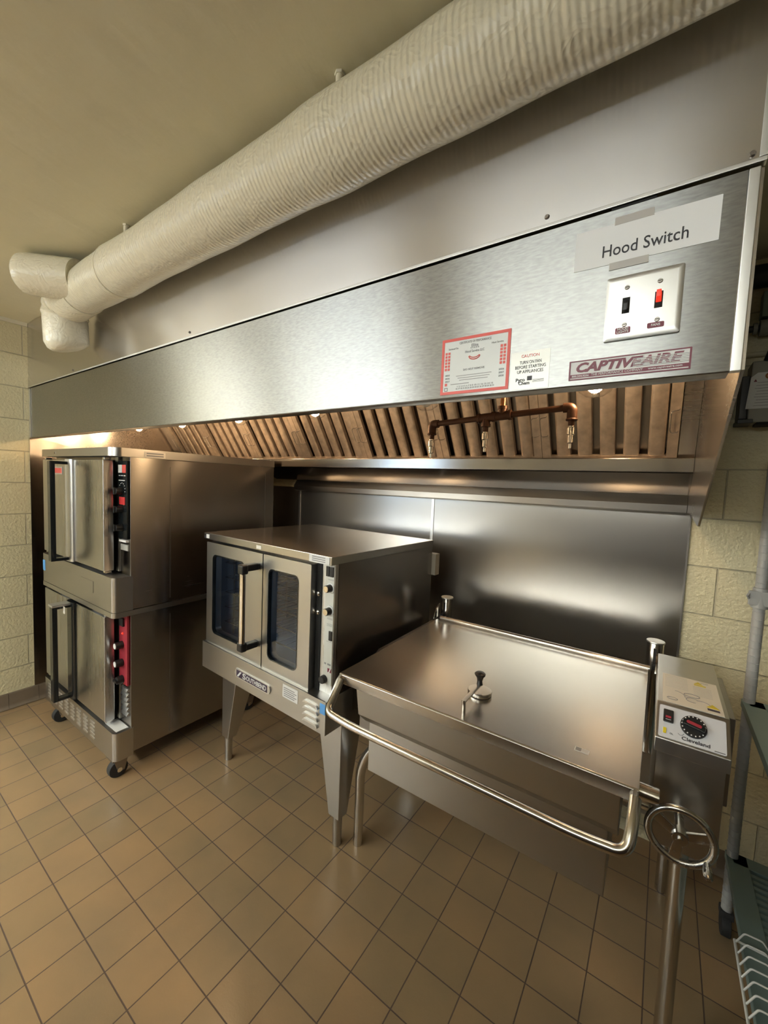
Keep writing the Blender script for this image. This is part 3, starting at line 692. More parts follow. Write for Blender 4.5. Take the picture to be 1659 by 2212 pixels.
lo = thing('convection_oven', 'lower stainless oven of the stack, with red control strip and casters', 'oven', (.75, -.79, 0))
oven_common(lo, .12, .858, .278, .835, 'blackgloss', True)
build('top_lip', lipbox(MB(), OX0 - .004, OX1 + .004, OYF - .002, OYB, .850, .876), 'steel_box', lo)
build('base_skirt', lipbox(MB(), OX0 - .004, OX1 + .002, OYF, -1.19, .104, .252), 'steel_box', lo)
for c in range(8):
    dm = MB(); x = .315 + c * .092
    dm.box(x + .02, x + .038, OYF - .0008, OYF + .001, .135, .23)
    for r_ in range(5):
        z = .135 + r_ * .021
        dm.prism(rrect(x, x + .058, z, z + .011, .005, 3), 'y', OYF - .0026, OYF + .001)
    build('vent_slots', dm, 'steel_bright', lo, label='bright column of vent slots')  # light caught on the raised slots set as brighter steel
build('instruction_label', MB().box(1.10, 1.232, -1.262, -1.205, .2525, .2535), 'paper', lo, label='white label on the base ledge')
build('control_panel', MB().box(1.148, 1.236, -1.212, -1.201, .475, .845, .001), 'red', lo, label='red control strip')
for kz in (.685, .590): 
    k_ = build('knob', MB().cyl((1.185, -1.212, kz), (1.185, -1.248, kz), .020, .018, 20, .002), 'black', lo)
    build('knob_cap', MB().cyl((1.185, -1.248, kz), (1.185, -1.2495, kz), .014, .014, 20), 'paper', k_)
build('knob', MB().cyl((1.185, -1.212, .500), (1.185, -1.242, .500), .022, .019, 20, .002).box(1.165, 1.205, -1.252, -1.24, .494, .506, .002), 'black', lo)
build('rocker_switch', MB().box(1.168, 1.210, -1.222, -1.211, .785, .828, .002), 'black', lo)
build('indicator_lamp', MB().sphere((1.19, -1.213, .745), .006), 'redlit', lo)
lv = MB()
for k in range(6): lv.hexa([(1.155, -1.2, .44 - k * .026), (1.23, -1.2, .44 - k * .026), (1.23, -1.2, .455 - k * .026), (1.155, -1.2, .455 - k * .026)], [(1.158, -1.212, .44 - k * .026), (1.227, -1.212, .44 - k * .026), (1.227, -1.204, .452 - k * .026), (1.158, -1.204, .452 - k * .026)])
build('side_louvers', lv, 'steel_box', lo)
for (cx, cy) in ((1.205, -1.235), (.42, -1.235), (1.205, -.44), (.42, -.44)):
    ck = build('caster', MB().box(cx - .05, cx + .03, cy - .045, cy + .045, .096, .104, .002).prism([(cy - .036, .098), (cy + .03, .098), (cy + .012, .035), (cy - .018, .03)], 'x', cx - .026, cx - .021).prism([(cy - .036, .098), (cy + .03, .098), (cy + .012, .035), (cy - .018, .03)], 'x', cx + .021, cx + .026), 'steel_dark', lo)
    build('wheel', MB().cyl((cx - .019, cy - .012, .045), (cx + .019, cy - .012, .045), .045, seg=28, bev=.006), 'rubber', ck)
    build('hub', MB().cyl((cx - .03, cy - .012, .045), (cx + .03, cy - .012, .045), .012, seg=14), 'chrome', ck)

up = thing('convection_oven', 'upper stainless oven of the stack, with black control strip', 'oven', (.75, -.79, .878))
oven_common(up, .880, 1.655, 1.072, 1.633, 'steel_bright', False)
build('top_band', lipbox(MB(), OX0 - .004, OX1 + .004, OYF - .002, OYB, 1.652, 1.694, .05), 'steel_box', up)
build('band_screw', MB().cyl((.50, OYF - .001, 1.672), (.50, OYF - .006, 1.672), .007, .005, 14), 'chrome', up)
build('base_skirt', lipbox(MB(), OX0 - .004, OX1 + .002, OYF, -1.19, .8775, 1.052), 'steel_box', up)
build('front_access_plate', MB().box(.86, 1.02, OYF - .0015, OYF + .002, .94, 1.0), 'steel_box', up)
build('side_label', MB().box(OX1 + .003, OX1 + .006, -1.135, -1.03, 1.655, 1.685), 'cream', up, label='printed label on the side of the top band')
sl = MB()
for k in range(2): sl.box(OX1 + .006, OX1 + .0065, -1.125, -1.04, 1.661 + k * .012, 1.667 + k * .012)
build('label_print', sl, 'greyink', up)
build('energy_sticker', MB().box(.262, .30, OYF - .0012, OYF, .945, 1.01), 'blue', up, label='light blue sticker')
tgx = build('brand_tag', MB().prism(rrect(.455, .60, 1.548, 1.592, .006, 3), 'y', OYF + .0015, OYF + .0045), 'steel_bright', up)
tm = MB()
for k in range(6): tm.box(.464 + k * .022, .481 + k * .022, OYF + .0007, OYF + .002, 1.556, 1.585)
build('tag_print', tm, 'redborder', tgx)
build('control_panel', MB().box(1.146, 1.238, -1.212, -1.201, 1.238, 1.632, .001), 'blackgloss', up, label='black control strip')
build('control_label', MB().box(1.150, 1.190, -1.2132, -1.2118, 1.572, 1.612), 'paper', up)
build('control_label', MB().box(1.194, 1.232, -1.2132, -1.2118, 1.572, 1.612), 'redborder', up)
pr = MB()
for k in range(3): pr.box(1.156 + k * .027, 1.174 + k * .027, -1.2132, -1.2118, 1.556, 1.560)
for a in range(9):
    t = -.3 + a * .46; pr.box(1.19 + .033 * math.cos(t) - .002, 1.19 + .033 * math.cos(t) + .002, -1.2132, -1.2118, 1.488 + .033 * math.sin(t) - .002, 1.488 + .033 * math.sin(t) + .002)
pr.box(1.155, 1.222, -1.2132, -1.2118, 1.532, 1.536)
build('dial_marks', pr, 'paper', up)
for kz in (1.480, 1.388, 1.295):
    kb = build('knob', MB().cyl((1.186, -1.212, kz), (1.186, -1.243, kz), .019, .016, 20, .002).box(1.182, 1.190, -1.25, -1.24, kz - .017, kz + .017, .001), 'black', up)
build('display', MB().box(1.160, 1.222, -1.2138, -1.2118, 1.412, 1.450), 'redbright', up, label='red display window')
build('serial_plate', MB().box(1.155, 1.232, -1.214, -1.200, 1.222, 1.232), 'paper', up)
build('serial_plate', MB().box(1.152, 1.232, -1.205, -1.2, 1.178, 1.208), 'foil', up)

# ------------------------------------------------------------------ single convection oven on legs
RZ = math.radians(-2.7)
SBL = (2.40, -.968, 0.)
sb = thing('convection_oven', 'single stainless oven on four tapered legs with two glass doors', 'oven', SBL, RZ)
F = ROOTM[sb.name]
def S(name, mb, mat, par=None, label=None): return build(name, mb, mat, par or sb, frame=F, label=label)
bd = MB().box(-.006, -.0, .03, .755, .60, 1.246).box(-.905, -.899, .03, .755, .60, 1.246).box(-.9, -.004, .75, .756, .60, 1.246).box(-.9, -.004, .03, .75, .60, .70).box(-.9, -.004, .04, .75, 1.232, 1.246)
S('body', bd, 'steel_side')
ln = MB().box(-.87, -.865, .04, .66, .70, 1.232).box(-.115, -.11, .04, .66, .70, 1.232).box(-.87, -.11, .65, .66, .70, 1.232).box(-.87, -.11, .04, .66, .70, .705).box(-.87, -.11, .04, .66, 1.226, 1.231)
ln.box(-.11, -.006, .035, .045, .70, 1.232).box(-.899, -.868, .035, .045, .70, 1.232)
S('oven_liner', ln, 'liner')
fan = MB().ring(rrect(-.62, -.34, .82, 1.10, .139, 8), rrect(-.58, -.38, .86, 1.06, .099, 8), .64, .65)
S('oven_lamp', MB().sphere((-.20, .60, 1.19), .02), 'ovenlamp')  # added hidden glow that brightens the oven interior
S('fan_ring', fan, 'rackwire')
for rz_ in (.80, .88, .96, 1.04, 1.12):
    rk = MB()
    for yy in (.07, .36, .62): rk.tube([(-.86, yy, rz_), (-.12, yy, rz_)], .003, 6)
    for i in range(16): rk.tube([(-.85 + i * .0485, .07, rz_ + .004), (-.85 + i * .0485, .62, rz_ + .004)], .0016, 5)
    S('oven_rack', rk, 'rackwire')
for xx in (-.858, -.122):
    rg = MB()
    for yy in (.12, .30, .48): rg.tube([(xx, yy, .72), (xx, yy, 1.20)], .004, 8)
    S('rack_guide', rg, 'rackwire')
rod = MB()
for xx in (-.36, -.325, -.285): rod.tube(fillet([(xx, .56, 1.18), (xx, .56, .80), (xx + .02, .54, .79)], .02), .0045, 8)
S('oven_probe_rods', rod, 'rackwire')
S('top_panel', MB().prism([(-.930, -.014), (.003, -.014), (.003, .760), (-.930, .760)], 'z', 1.246, 1.2795, .0025), 'steel_top')
d1 = S('door', MB().ring(rrect(-.886, -.418, .704, 1.236, .004, 5), rrect(-.828, -.556, .770, 1.176, .026, 5), -.022, .026), 'steel_box', label='wider door')
d2 = S('door', MB().ring(rrect(-.411, -.101, .704, 1.236, .004, 5), rrect(-.372, -.176, .770, 1.176, .026, 5), -.022, .026), 'steel_box', label='narrower door')
for d, (a, b) in ((d1, (-.828, -.556)), (d2, (-.372, -.176))):
    S('window_gasket', MB().ring(rrect(a - .002, b + .002, .768, 1.178, .028, 5), rrect(a + .003, b - .003, .773, 1.173, .024, 5), -.0235, -.006), 'blackgloss', d)
    S('window_glass', MB().prism(rrect(a, b, .770, 1.176, .026, 5), 'y', -.012, -.008), 'ovenglass', d)
S('door_astragal', MB().box(-.4185, -.4115, -.016, .02, .706, 1.234), 'gap', d1)  # black strip standing in for the dark gap between the doors
hb = MB().prism([( -.455 + .0195 * math.cos(t), -.098 + .012 * math.sin(t)) for t in [2 * PI * i / 20 for i in range(20)]], 'z', .83, 1.155)
hh = S('handle', hb, 'chrome', d1, label='chrome bar handle with black ends')
for z0, z1 in ((1.148, 1.192), (.800, .842)):
    S('handle_end', MB().box(-.475, -.435, -.112, -.080, z0, z1, .008, 3).box(-.472, -.438, -.09, -.0215, z0 + .012 if z0 > 1 else z0 + .002, z1 - .002 if z0 > 1 else z1 - .012, .006, 3), 'black', hh)
S('gap_column', MB().box(-.10, -.072, .010, .034, .69, 1.246), 'gap')
S('control_column', MB().box(-.072, .0, .012, .04, .66, 1.246, .003), 'steel_door')
S('control_panel', MB().box(-.049, -.003, .0095, .0125, .755, 1.243), 'panelwhite', label='pale grey control strip')
for xx in (-.036, -.014):
    S('rocker_switch', MB().box(xx - .0085, xx + .0085, .004, .0097, 1.196, 1.236, .001), 'black')
S('rocker_switch', MB().box(-.020, .0 - .004, .004, .0097, .940, .978, .001), 'black')
for kz in (1.150, 1.058):
    ds = S('dial', MB().cyl((-.022, .0095, kz), (-.022, .0075, kz), .0215, .0215, 28), 'sticker')
    S('knob', MB().cyl((-.022, .008, kz), (-.022, -.016, kz), .0155, .0145, 24, .0015), 'black', ds)
    S('knob_face', MB().cyl((-.022, -.016, kz), (-.022, -.0175, kz), .0125, .0125, 24), 'chrome', ds)
tm = MB()
for z in (1.185, 1.182, 1.028, 1.024, 1.005, 1.001, .997, .933): tm.box(-.036, -.006, .0090, .0096, z - .0006, z + .0006)
tm.box(-.044, -.034, .0090, .0096, .836, .843).box(-.026, -.008, .0090, .0096, .836, .843)
S('panel_print', tm, 'greyink')
lg = S('brand_mark', MB().box(-.024, -.004, .0086, .0096, .808, .824), 'maroon')
S('brand_mark_stripe', MB().hexa([(-.018, .0083, .808), (-.013, .0083, .808), (-.013, .0087, .808), (-.018, .0087, .808)], [(-.011, .0083, .824), (-.006, .0083, .824), (-.006, .0087, .824), (-.011, .0087, .824)]), 'paper', lg)
S('knob', MB().cyl((-.040, .012, .774), (-.040, -.010, .774), .017, .015, 20, .003), 'black')
for k, z in enumerate((1.175, 1.098)):
    S('chrome_button', MB().sphere((-.088, .008, z - .06), .011, (1, .6, 1)), 'chrome')
ap = MB().prism([(-.888, -.034), (-.888, -.04), (.020, -.04), (.020, .12), (.014, .12), (.014, -.034)], 'z', .580, .716).box(-.888, .014, -.038, .03, .708, .716).box(-.888, .014, -.038, .0, .580, .586)
S('apron', ap, 'steel_box')
lm = MB()
for k in range(4):
    z = .684 - k * .0255
    lm.prism([(-.104, z - .006), (-.100, z + .002), (-.094, z + .006), (-.030, z + .006), (-.022, z + .002), (-.016, z - .008), (-.026, z - .003), (-.034, z - .0015), (-.09, z - .0015), (-.098, z - .004)], 'y', -.049, -.038)
S('vent_louvers', lm, 'steel_bright', label='four bright vent louvers')  # reflected light on the lips painted in as brighter steel
nb_ = S('nameplate', MB().prism([(-.585, .645), (-.575, .668), (-.333, .668), (-.322, .662), (-.316, .645), (-.322, .630), (-.333, .626), (-.575, .626)], 'y', -.0455, -.039), 'steel_bright')
S('nameplate_field', MB().box(-.570, -.336, -.0462, -.0450, .6305, .6635), 'purpleink', nb_)
S('lettering', MB().text('S', .038, face_y(-.507, -.0466, .6465), .026, bold=.02).text('OUTHBEND', .030, face_y(-.4165, -.0466, .6455), .148, bold=.02), 'sticker', nb_)
S('slash_mark', MB().hexa([(-.565, -.0468, .634), (-.553, -.0468, .634), (-.553, -.0460, .634), (-.565, -.0460, .634)], [(-.540, -.0468, .660), (-.528, -.0468, .660), (-.528, -.0460, .660), (-.540, -.0460, .660)]), 'sticker', nb_)
wl = S('rating_label', MB().box(-.236, -.140, -.0412, -.0398, .650, .706), 'paper', label='white rating label')
tm = MB()
for k in range(5): tm.box(-.229, -.16 + (k % 2) * .012, -.0416, -.0411, .657 + k * .0085, .6605 + k * .0085)
S('label_print', tm, 'greyink', wl)
S('energy_sticker', MB().box(-.010, .0185, -.0412, -.0398, .664, .705), 'blue', label='light blue sticker')
wl = S('top_label', MB().box(-.122, -.008, -.0158, -.0138, 1.2475, 1.278), 'paper', label='white label on the top edge')
tm = MB()
for k in range(3): tm.box(-.105, -.03, -.0162, -.0157, 1.253 + k * .008, 1.2565 + k * .008)
S('label_print', tm, 'greyink', wl)
S('corner_sticker', MB().box(-.905, -.878, -.0155, -.0138, 1.252, 1.272), 'paper'); S('corner_mark', MB().box(-.925, -.906, -.0155, -.0138, 1.252, 1.264), 'ink')
S('edge_sticker', MB().box(-.475, -.440, -.0155, -.0138, 1.252, 1.268), 'cream')
S('rear_box', MB().box(-.05, .022, .757, .80, 1.09, 1.205, .002), 'boxgrey')
for (xo, sx) in ((-.895, 1), (-.002, -1)):
    for (yo, sy) in ((.080, 1), (.735, -1)):
        q = lambda wx, wy, z: [(xo, yo, z), (xo + sx * wx, yo, z), (xo + sx * wx, yo + sy * wy, z), (xo, yo + sy * wy, z)]
        lg_ = S('leg', MB().hexa(q(.060, .055, .135), q(.150, .150, .60), .004), 'steel_box')
        S('foot', MB().cyl((xo + sx * .028, yo + sy * .026, 0), (xo + sx * .028, yo + sy * .026, .15), .019, .021, 18, .002), 'steel_box', lg_)

# ------------------------------------------------------------------ tilting braising pan
tp = thing('tilting_pan', 'stainless tilting braising pan with flat lid, front pull bar and handwheel', 'braising pan', (3.0, -.6, 0))
P = lambda name, mb, mat, par=None, label=None: build(name, mb, mat, par or tp, label=label)
ld = P('lid', MB().prism([(-1.080, .866), (-1.080, .896), (-1.076, .900), (-.322, .900), (-.316, .896), (-.316, .866)], 'x', 2.541, 3.437, .0012), 'steel_top')
P('pull_bar', MB().tube(fillet([(2.553, -1.082, .882), (2.556, -1.118, .84), (2.562, -1.163, .805), (2.66, -1.168, .797), (3.33, -1.168, .797), (3.425, -1.165, .805), (3.430, -1.13, .85), (3.431, -1.084, .882)], .085, 10), .0125, 16), 'tube', ld)
for bx in (2.548, 3.430): P('bar_bracket', MB().prism([(-1.079, .898), (-1.079, .868), (-1.12, .828), (-1.132, .836), (-1.098, .885)], 'x', bx - .004, bx + .004), 'steel_box', ld)
P('hinge_rod', MB().cyl((2.556, -.322, .909), (3.442, -.322, .909), .0105, seg=18, bev=.002), 'tube', ld)
vc = P('vent_cover', MB().cyl((2.988, -.90, .9005), (2.988, -.90, .914), .0385, .0385, 36, .003), 'tube', ld)
P('vent_arm', MB().box(2.981, 2.995, -1.035, -.895, .930, .935, .001).cyl((2.988, -1.031, .90), (2.988, -1.031, .936), .006, seg=14), 'tube', ld)
P('vent_knob', MB().lathe([(0, 0), (.010, 0), (.008, .012), (.011, .024), (.017, .032), (.0175, .036), (.013, .040), (0, .041)], (2.988, -.905, .9335)), 'black', ld)
P('lid_sticker', MB().box(3.290, 3.325, -1.016, -.997, .9002, .9008), 'paper', ld); P('lid_sticker_print', MB().box(3.293, 3.306, -1.014, -.999, .9008, .9011), 'greyink', ld)
P('pan', MB().prism([(-1.048, .866), (-1.028, .744), (-.985, .700), (-.40, .660), (-.34, .70), (-.322, .866)], 'x', 2.592, 3.402, .002), 'steel_box')
P('pan_base', MB().box(2.600, 3.380, -.968, -.40, .502, .700, .003), 'steel_box')
for hx, hl in ((2.552, 'left'), (3.453, 'right')):
    hp = P('hinge_post', MB().cyl((hx, -.245, .55), (hx, -.245, .994), .0285, seg=28, bev=.003), 'tube')
    P('post_cap', MB().cyl((hx, -.245, .992), (hx, -.245, .999), .0315, .0315, 28, .002), 'steel_bright', hp)
    P('hinge_slot', MB().box(hx - .005, hx + .005, -.276, -.27, .92, .975).box(hx - .007, hx + .007, -.300, -.268, .898, .922, .003), 'gap', hp)
    P('hinge_arm', MB().prism([(-.275, .965), (-.30, .955), (-.322, .93), (-.335, .90), (-.315, .897), (-.29, .905), (-.27, .92)], 'x', hx - (.03 if hx < 3 else -.004), hx - (.024 if hx < 3 else -.010)), 'chrome', hp)
P('trunnion_box', MB().prism([(-.86, .80), (-.74, .86), (-.22, .86), (-.22, .46), (-.74, .46), (-.86, .55)], 'x', 2.472, 2.54, .003), 'steel_dark')
P('trunnion', MB().cyl((2.50, -.70, .72), (2.62, -.70, .72), .035), 'tube'); P('trunnion', MB().cyl((3.38, -.93, .805), (3.48, -.93, .805), .022), 'tube')
for lx in (2.447, 3.541):
    if lx < 3:
        P('leg', MB().tube(fillet([(lx, -.805, 0), (lx, -.805, .36), (lx + .06, -.78, .47), (lx + .2, -.74, .48)], .12, 10), .0205, 18), 'tube')
        P('leg', MB().tube(fillet([(2.47, -.24, 0), (2.47, -.24, .36), (2.52, -.26, .47), (2.65, -.3, .48)], .12, 10), .0205, 18), 'tube')
    else:
        P('leg', MB().tube([(lx, -.805, 0), (lx, -.805, .66)], .0205, 18), 'tube')
        P('leg', MB().tube([(lx, -.24, 0), (lx, -.24, .66)], .0205, 18), 'tube')
P('brace', MB().tube([(2.6, -.5, .49), (3.541, -.5, .49)], .016, 12).tube([(3.541, -.81, .5), (3.541, -.24, .5)], .016, 12), 'tube')
cb = P('console', MB().prism([(-.872, .645), (-.872, .91), (-.40, .91), (-.40, .56), (-.80, .62)], 'x', 3.467, 3.610, .002), 'steel_box')
cv = P('console_cover', MB().prism([(-.880, .899), (-.880, .936), (-.803, 1.002), (-.398, 1.002), (-.398, .899)], 'x', 3.461, 3.617, .0025), 'steel_box')
P('rear_housing', MB().box(3.611, 3.655, -.62, -.30, .66, .93, .003), 'steel_dark')  # dark block to the right of the console
# control panel on the slope: u along x, v up the slope
sd = V((0, .077, .066)).normalized(); sn = V((0, -.066, .077)).normalized(); so = V((3.539, -.880, .936))
SM = Matrix(((1, 0, 0, so.x), (0, sd.y, sn.y, so.y), (0, sd.z, sn.z, so.z), (0, 0, 0, 1)))
def C(name, mb, mat, par=None, label=None): return build(name, mb, mat, par or tp, frame=SM, label=label)
cpn = C('control_panel', MB().prism(rrect(-.071, .069, .006, .092, .004, 3), 'z', .0003, .0016), 'panelgrey', cv, 'light grey control panel')
kd = C('temperature_knob', MB().cyl((.003, .053, .0016), (.003, .053, .008), .0285, .0275, 36, .001), 'black', cv)
C('knob_grip', MB().box(-.024, .024, -.0075, .0075, .008, .018, .003).xf(Matrix.Translation((.003, .053, 0)) @ Matrix.Rotation(math.radians(-12), 4, 'Z')), 'blackgloss', kd)
C('knob_pointer', MB().prism(rrect(-.016, .016, -.004, .004, .0035, 4), 'z', .0178, .0186).xf(Matrix.Translation((.003, .055, 0)) @ Matrix.Rotation(math.radians(-12), 4, 'Z')), 'red', kd)
mk = MB()
for k in range(16):
    t = .2 + k * .36; mk.cyl((.003 + .0245 * math.cos(t), .053 + .0245 * math.sin(t), .008), (.003 + .0245 * math.cos(t), .053 + .0245 * math.sin(t), .0085), .0016, .0016, 8)
C('knob_marks', mk, 'paper', kd)
rs = C('rocker_switch', MB().box(-.062, -.040, .046, .080, .0012, .008, .002), 'black', cv); C('switch_lens', MB().box(-.057, -.045, .056, .062, .008, .0085), 'red', rs); C('switch_line', MB().box(-.057, -.045, .0515, .0525, .008, .0085), 'paper', rs)
C('indicator_lamp', MB().box(-.061, -.054, .016, .031, .0015, .003, .0005), 'yellow', cv)
C('lettering', MB().text('Cleveland', .0125, Matrix.Translation((.008, .0165, .0018)), .058, bold=.02).text('OL', .006, Matrix.Translation((-.043, .019, .0018)), .007).tube([(-.029, .026, .0019), (-.025, .0225, .0019), (-.020, .0235, .0019), (-.016, .029, .0019)], .0005, 5).box(.045, .066, .009, .0105, .0016, .002), 'ink', cv)
# instruction plate on the flat top
tx0, tx1, ty0, ty1, tz = 3.474, 3.607, -.798, -.585, 1.0025
ip = P('instruction_plate', MB().box(tx0, tx1, ty0, ty1, tz, tz + .0008), 'cream', cv)
pr = MB()
for k in range(9): pr.box(tx0 + .006, tx0 + .062, ty1 - .016 - k * .0105, ty1 - .0135 - k * .0105, tz + .0008, tz + .0011)
for k in range(7): pr.box(tx0 + .074, tx1 - .016, ty1 - .056 - k * .0105, ty1 - .0535 - k * .0105, tz + .0008, tz + .0011)
pr.box(tx0 + .095, tx1 - .020, ty1 - .018, ty1 - .010, tz + .0008, tz + .0011)
P('printed_lines', pr, 'foil', ip)
pic = MB()
for cx, cy, rx, ry, a0, a1 in ((tx0 + .068, ty0 + .083, .018, .011, 0, 6.2), (tx0 + .068, ty0 + .052, .014, .014, .4, 5.2), (tx0 + .03, ty0 + .06, .022, .03, .0, 1.6), (tx0 + .088, ty0 + .04, .02, .02, .2, 1.9), (tx0 + .022, ty0 + .03, .012, .008, 0, 6)):
    pic.tube([(cx + rx * math.cos(a0 + (a1 - a0) * i / 20), cy + ry * math.sin(a0 + (a1 - a0) * i / 20), tz + .001) for i in range(21)], .0011, 5)
P('pictogram', pic, 'greyink', ip)
P('warning_triangle', MB().prism([(tx1 - .036, ty0 + .033), (tx1 - .006, ty0 + .033), (tx1 - .021, ty0 + .057)], 'z', tz + .0008, tz + .0012).prism([(tx0 + .078, ty1 - .03), (tx0 + .100, ty1 - .03), (tx0 + .089, ty1 - .012)], 'z', tz + .0008, tz + .0012).box(tx0 + .078, tx0 + .106, ty1 - .042, ty1 - .034, tz + .0008, tz + .0012), 'yellow', ip)
P('warning_box', MB().box(tx1 - .034, tx1 - .008, ty0 + .016, ty0 + .028, tz + .0008, tz + .0012), 'purpleink', ip)
# handwheel
WC = V((3.527, -.950, .745)); WR = .0655
wh = P('handwheel', MB().torus(tuple(WC), WR, .0088, 'y', 56, 14), 'cast')
P('wheel_hub', MB().cyl(WC + V((0, .012, 0)), WC - V((0, .014, 0)), .020, .017, 24, .002).cyl(WC + V((0, .08, 0)), WC, .010).cyl(WC - V((0, .014, 0)), WC - V((0, .019, 0)), .006), 'cast', wh)
for a in (262, 150, 20):
    t = math.radians(a); e = WC + V((WR * math.cos(t), 0, WR * math.sin(t))); d = (e - WC).normalized(); n_ = V((-d.z, 0, d.x))
    w0, w1 = .010, .012; p0 = WC + d * .014
    P('wheel_spoke', MB().hexa([p0 + n_ * w0 + V((0, -.004, 0)), p0 - n_ * w0 + V((0, -.004, 0)), p0 - n_ * w0 + V((0, .004, 0)), p0 + n_ * w0 + V((0, .004, 0))], [e + n_ * w1 + V((0, -.004, 0)), e - n_ * w1 + V((0, -.004, 0)), e - n_ * w1 + V((0, .004, 0)), e + n_ * w1 + V((0, .004, 0))], .0015), 'cast', wh)
t = math.radians(-35); hk = WC + V((WR * math.cos(t), 0, WR * math.sin(t)))
P('wheel_handle', MB().tube([hk, hk - V((0, .012, 0)), hk - V((0, .03, 0)), hk - V((0, .046, 0)), hk - V((0, .054, 0))], .008, 16, radii=[.005, .007, .0095, .009, .005]), 'cast', wh)

# ------------------------------------------------------------------ shelving at the right
sh = thing('shelving_unit', 'green epoxy slotted shelving unit on casters at the right edge', 'shelving', (4.25, -.7, 0))
SX0, SX1, SY0, SY1 = 3.728, 4.85, -1.15, -.295
for px, py in ((SX0 + .003, SY1), (SX1, SY1), (SX0 + .003, SY0), (SX1, SY0)):
    pm = MB().cyl((px, py, .09), (px, py, 1.75), .0165, seg=20)
    for k in range(64): pm.torus((px, py, .12 + k * .0254), .0163, .0012, 'z', 16, 5)
    po = build('post', pm, 'post', sh)
    build('caster', MB().cyl((px - .014, py, .04), (px + .014, py, .04), .04, seg=22, bev=.004).box(px - .02, px + .02, py - .02, py + .02, .07, .095, .003), 'rubber', po)
for sz in (.30, .868):
    sm_ = MB()
    for a in ((SX0 - .015, SX0 + .045, SY0, SY1 + .02), (SX1 - .045, SX1 + .015, SY0, SY1 + .02), (SX0, SX1, SY1 - .035, SY1 + .02), (SX0, SX1, SY0 - .02, SY0 + .035)): sm_.box(*a, sz - .028, sz, .003)
    build('shelf_frame', sm_, 'epoxy', sh)
    st = MB(); ny = int((SY1 - SY0 - .07) / .026)
    for k in range(ny):
        y = SY0 + .04 + k * .026; st.box(SX0 + .045, SX1 - .045, y, y + .015, sz - .016, sz - .004, .002)
    for xx in (SX0 + .20, SX0 + .37, SX0 + .54, SX0 + .71, SX0 + .88): st.box(xx, xx + .05, SY0 + .03, SY1 - .03, sz - .020, sz - .002, .002)
    build('shelf_grid', st, 'epoxy', sh)
build('post_clamp', MB().cyl((SX0 + .003, SY1, 1.20), (SX0 + .003, SY1, 1.27), .024, .021, 18, .003).box(SX0 - .03, SX0 + .04, SY1 - .022, SY1 - .012, 1.21, 1.26, .004).tube([(SX0 - .028, SY1 - .018, 1.25), (SX0 - .034, SY1 - .03, 1.242), (SX0 - .028, SY1 - .018, 1.232)], .004, 8), 'post', sh)
wr = thing('wire_rack', 'white coated wire rack lying on the lower green shelf', 'rack', (3.85, -.85, .302))
fr = MB()
for yy in ():
    pass
fr.tube([(3.694, -.665, .312), (3.694, -1.10, .312)], .0035, 8).tube([(3.694, -.665, .312), (4.02, -.665, .312)], .003, 8).tube([(4.02, -.665, .312), (4.02, -1.10, .312)], .0035, 8).tube([(3.694, -1.10, .312), (4.02, -1.10, .312)], .003, 8)
build('rim', fr, 'whitewire', wr)
for k in range(13):
    y = -.672 - k * .034
    pts = fillet([(3.696, y, .313), (3.712, y, .350), (3.750, y, .352), (3.775, y, .318), (3.80, y - .012, .352), (3.85, y - .012, .354), (3.875, y, .318), (3.91, y - .012, .352), (4.018, y, .313)], .006, 3)
    build('wire', MB().tube(pts, .0022, 7), 'whitewire', wr)

# ------------------------------------------------------------------ things on the back wall right of the hood
eb = thing('actuator_box', 'grey fire suppression actuator box on the wall right of the hood', 'box', (3.78, -.06, 1.85))
build('housing', MB().box(3.672, 3.90, -.11, -.004, 1.855, 2.08, .006), 'boxgrey', eb)
build('side_bracket', MB().box(3.648, 3.672, -.10, -.004, 1.87, 2.03, .003).box(3.644, 3.69, -.112, -.004, 1.852, 1.868, .003), 'black', eb)
build('bottom_slot', MB().box(3.70, 3.75, -.105, -.03, 1.846, 1.856).box(3.76, 3.81, -.105, -.03, 1.846, 1.856), 'gap', eb)
tg = thing('inspection_tag', 'white inspection tag hanging on the grey actuator box', 'tag', (3.74, -.12, 1.905))
build('card', MB().prism([(3.664, 1.905), (3.80, 1.905), (3.80, 2.036), (3.690, 2.036), (3.672, 2.020)], 'y', -.1118, -.1098), 'paper', tg)
build('eyelet', MB().torus((3.722, -.1125, 2.022), .0085, .003, 'y', 20, 8), 'copper', tg)
tm = MB()
for k in range(9): tm.box(3.685 + .003 * (k % 3), 3.79, -.1126, -.1116, 1.915 + k * .0105, 1.9165 + k * .0105)
build('printed_lines', tm, 'greyink', tg)
build('warning_mark', MB().prism([(3.680, 2.003), (3.690, 2.003), (3.685, 2.013)], 'y', -.1126, -.1116), 'maroon', tg)
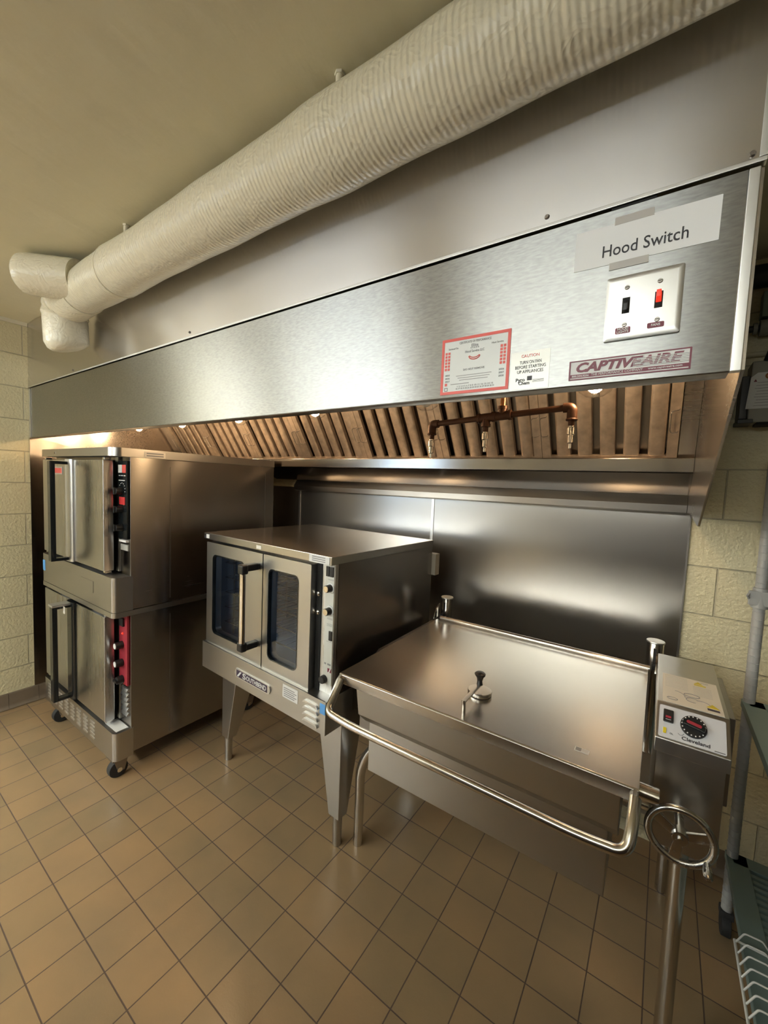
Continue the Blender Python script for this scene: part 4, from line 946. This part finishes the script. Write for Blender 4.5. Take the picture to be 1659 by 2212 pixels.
def pipe_thing(name, label, pts, r, mat, cat='pipe'):
    o = build(name, MB().tube(fillet(pts, r * 3), r, 14), mat); recentre(o); o['label'] = label; o['category'] = cat; return o
pipe_thing('conduit', 'thick black pipe crossing the dark wall right of the hood', [(3.56, -.045, 2.41), (5.4, -.045, 2.41)], .042, 'black', 'pipe')
cd = thing('gas_pipe', 'thin dark pipe with pale coupling on the wall right of the hood', 'pipe', (3.8, -.035, 2.21))
build('pipe', MB().tube([(3.57, -.035, 2.22), (4.6, -.035, 2.22)], .013, 12), 'black', cd)
build('coupling', MB().cyl((3.672, -.035, 2.22), (3.684, -.035, 2.22), .021, seg=16).cyl((3.69, -.035, 2.22), (3.76, -.035, 2.22), .03, seg=16), 'boxgrey', cd)
pipe_thing('conduit', 'cream painted conduit running down from a tee beside the grey box', [(3.66, -.0115, 2.115), (3.637, -.0115, 2.115), (3.633, -.0115, 1.93)], .011, 'wallplain', 'conduit')
pipe_thing('conduit', 'cream painted conduit running level above the tag', [(3.56, -.0105, 2.13), (4.6, -.0105, 2.13)], .010, 'wallplain', 'conduit')
pipe_thing('hose', 'black hose curving down behind the inspection tag', [(3.80, -.09, 2.3), (3.74, -.11, 2.17), (3.715, -.10, 2.075)], .014, 'black', 'hose')
o = build('junction_box', MB().box(3.69, 3.85, -.06, -.004, 2.255, 2.35, .004), 'epoxy'); recentre(o); o['label'] = 'dark green junction box high on the wall right of the hood'; o['category'] = 'box'

# ------------------------------------------------------------------ world and view
wd = bpy.data.worlds.new('world'); SC.world = wd; wd.use_nodes = True
wd.node_tree.nodes['Background'].inputs[0].default_value = (.5, .5, .45, 1); wd.node_tree.nodes['Background'].inputs[1].default_value = .05
SC.view_settings.view_transform = 'Standard'; SC.view_settings.look = 'None'; SC.view_settings.gamma = 1; SC.view_settings.use_curve_mapping = False
SC.view_settings.exposure = 1.4
SC.cycles.max_bounces = 10; SC.cycles.diffuse_bounces = 5; SC.cycles.glossy_bounces = 6; SC.cycles.transparent_max_bounces = 12
SC.cycles.sample_clamp_indirect = 6; SC.cycles.caustics_reflective = True; SC.cycles.blur_glossy = .5
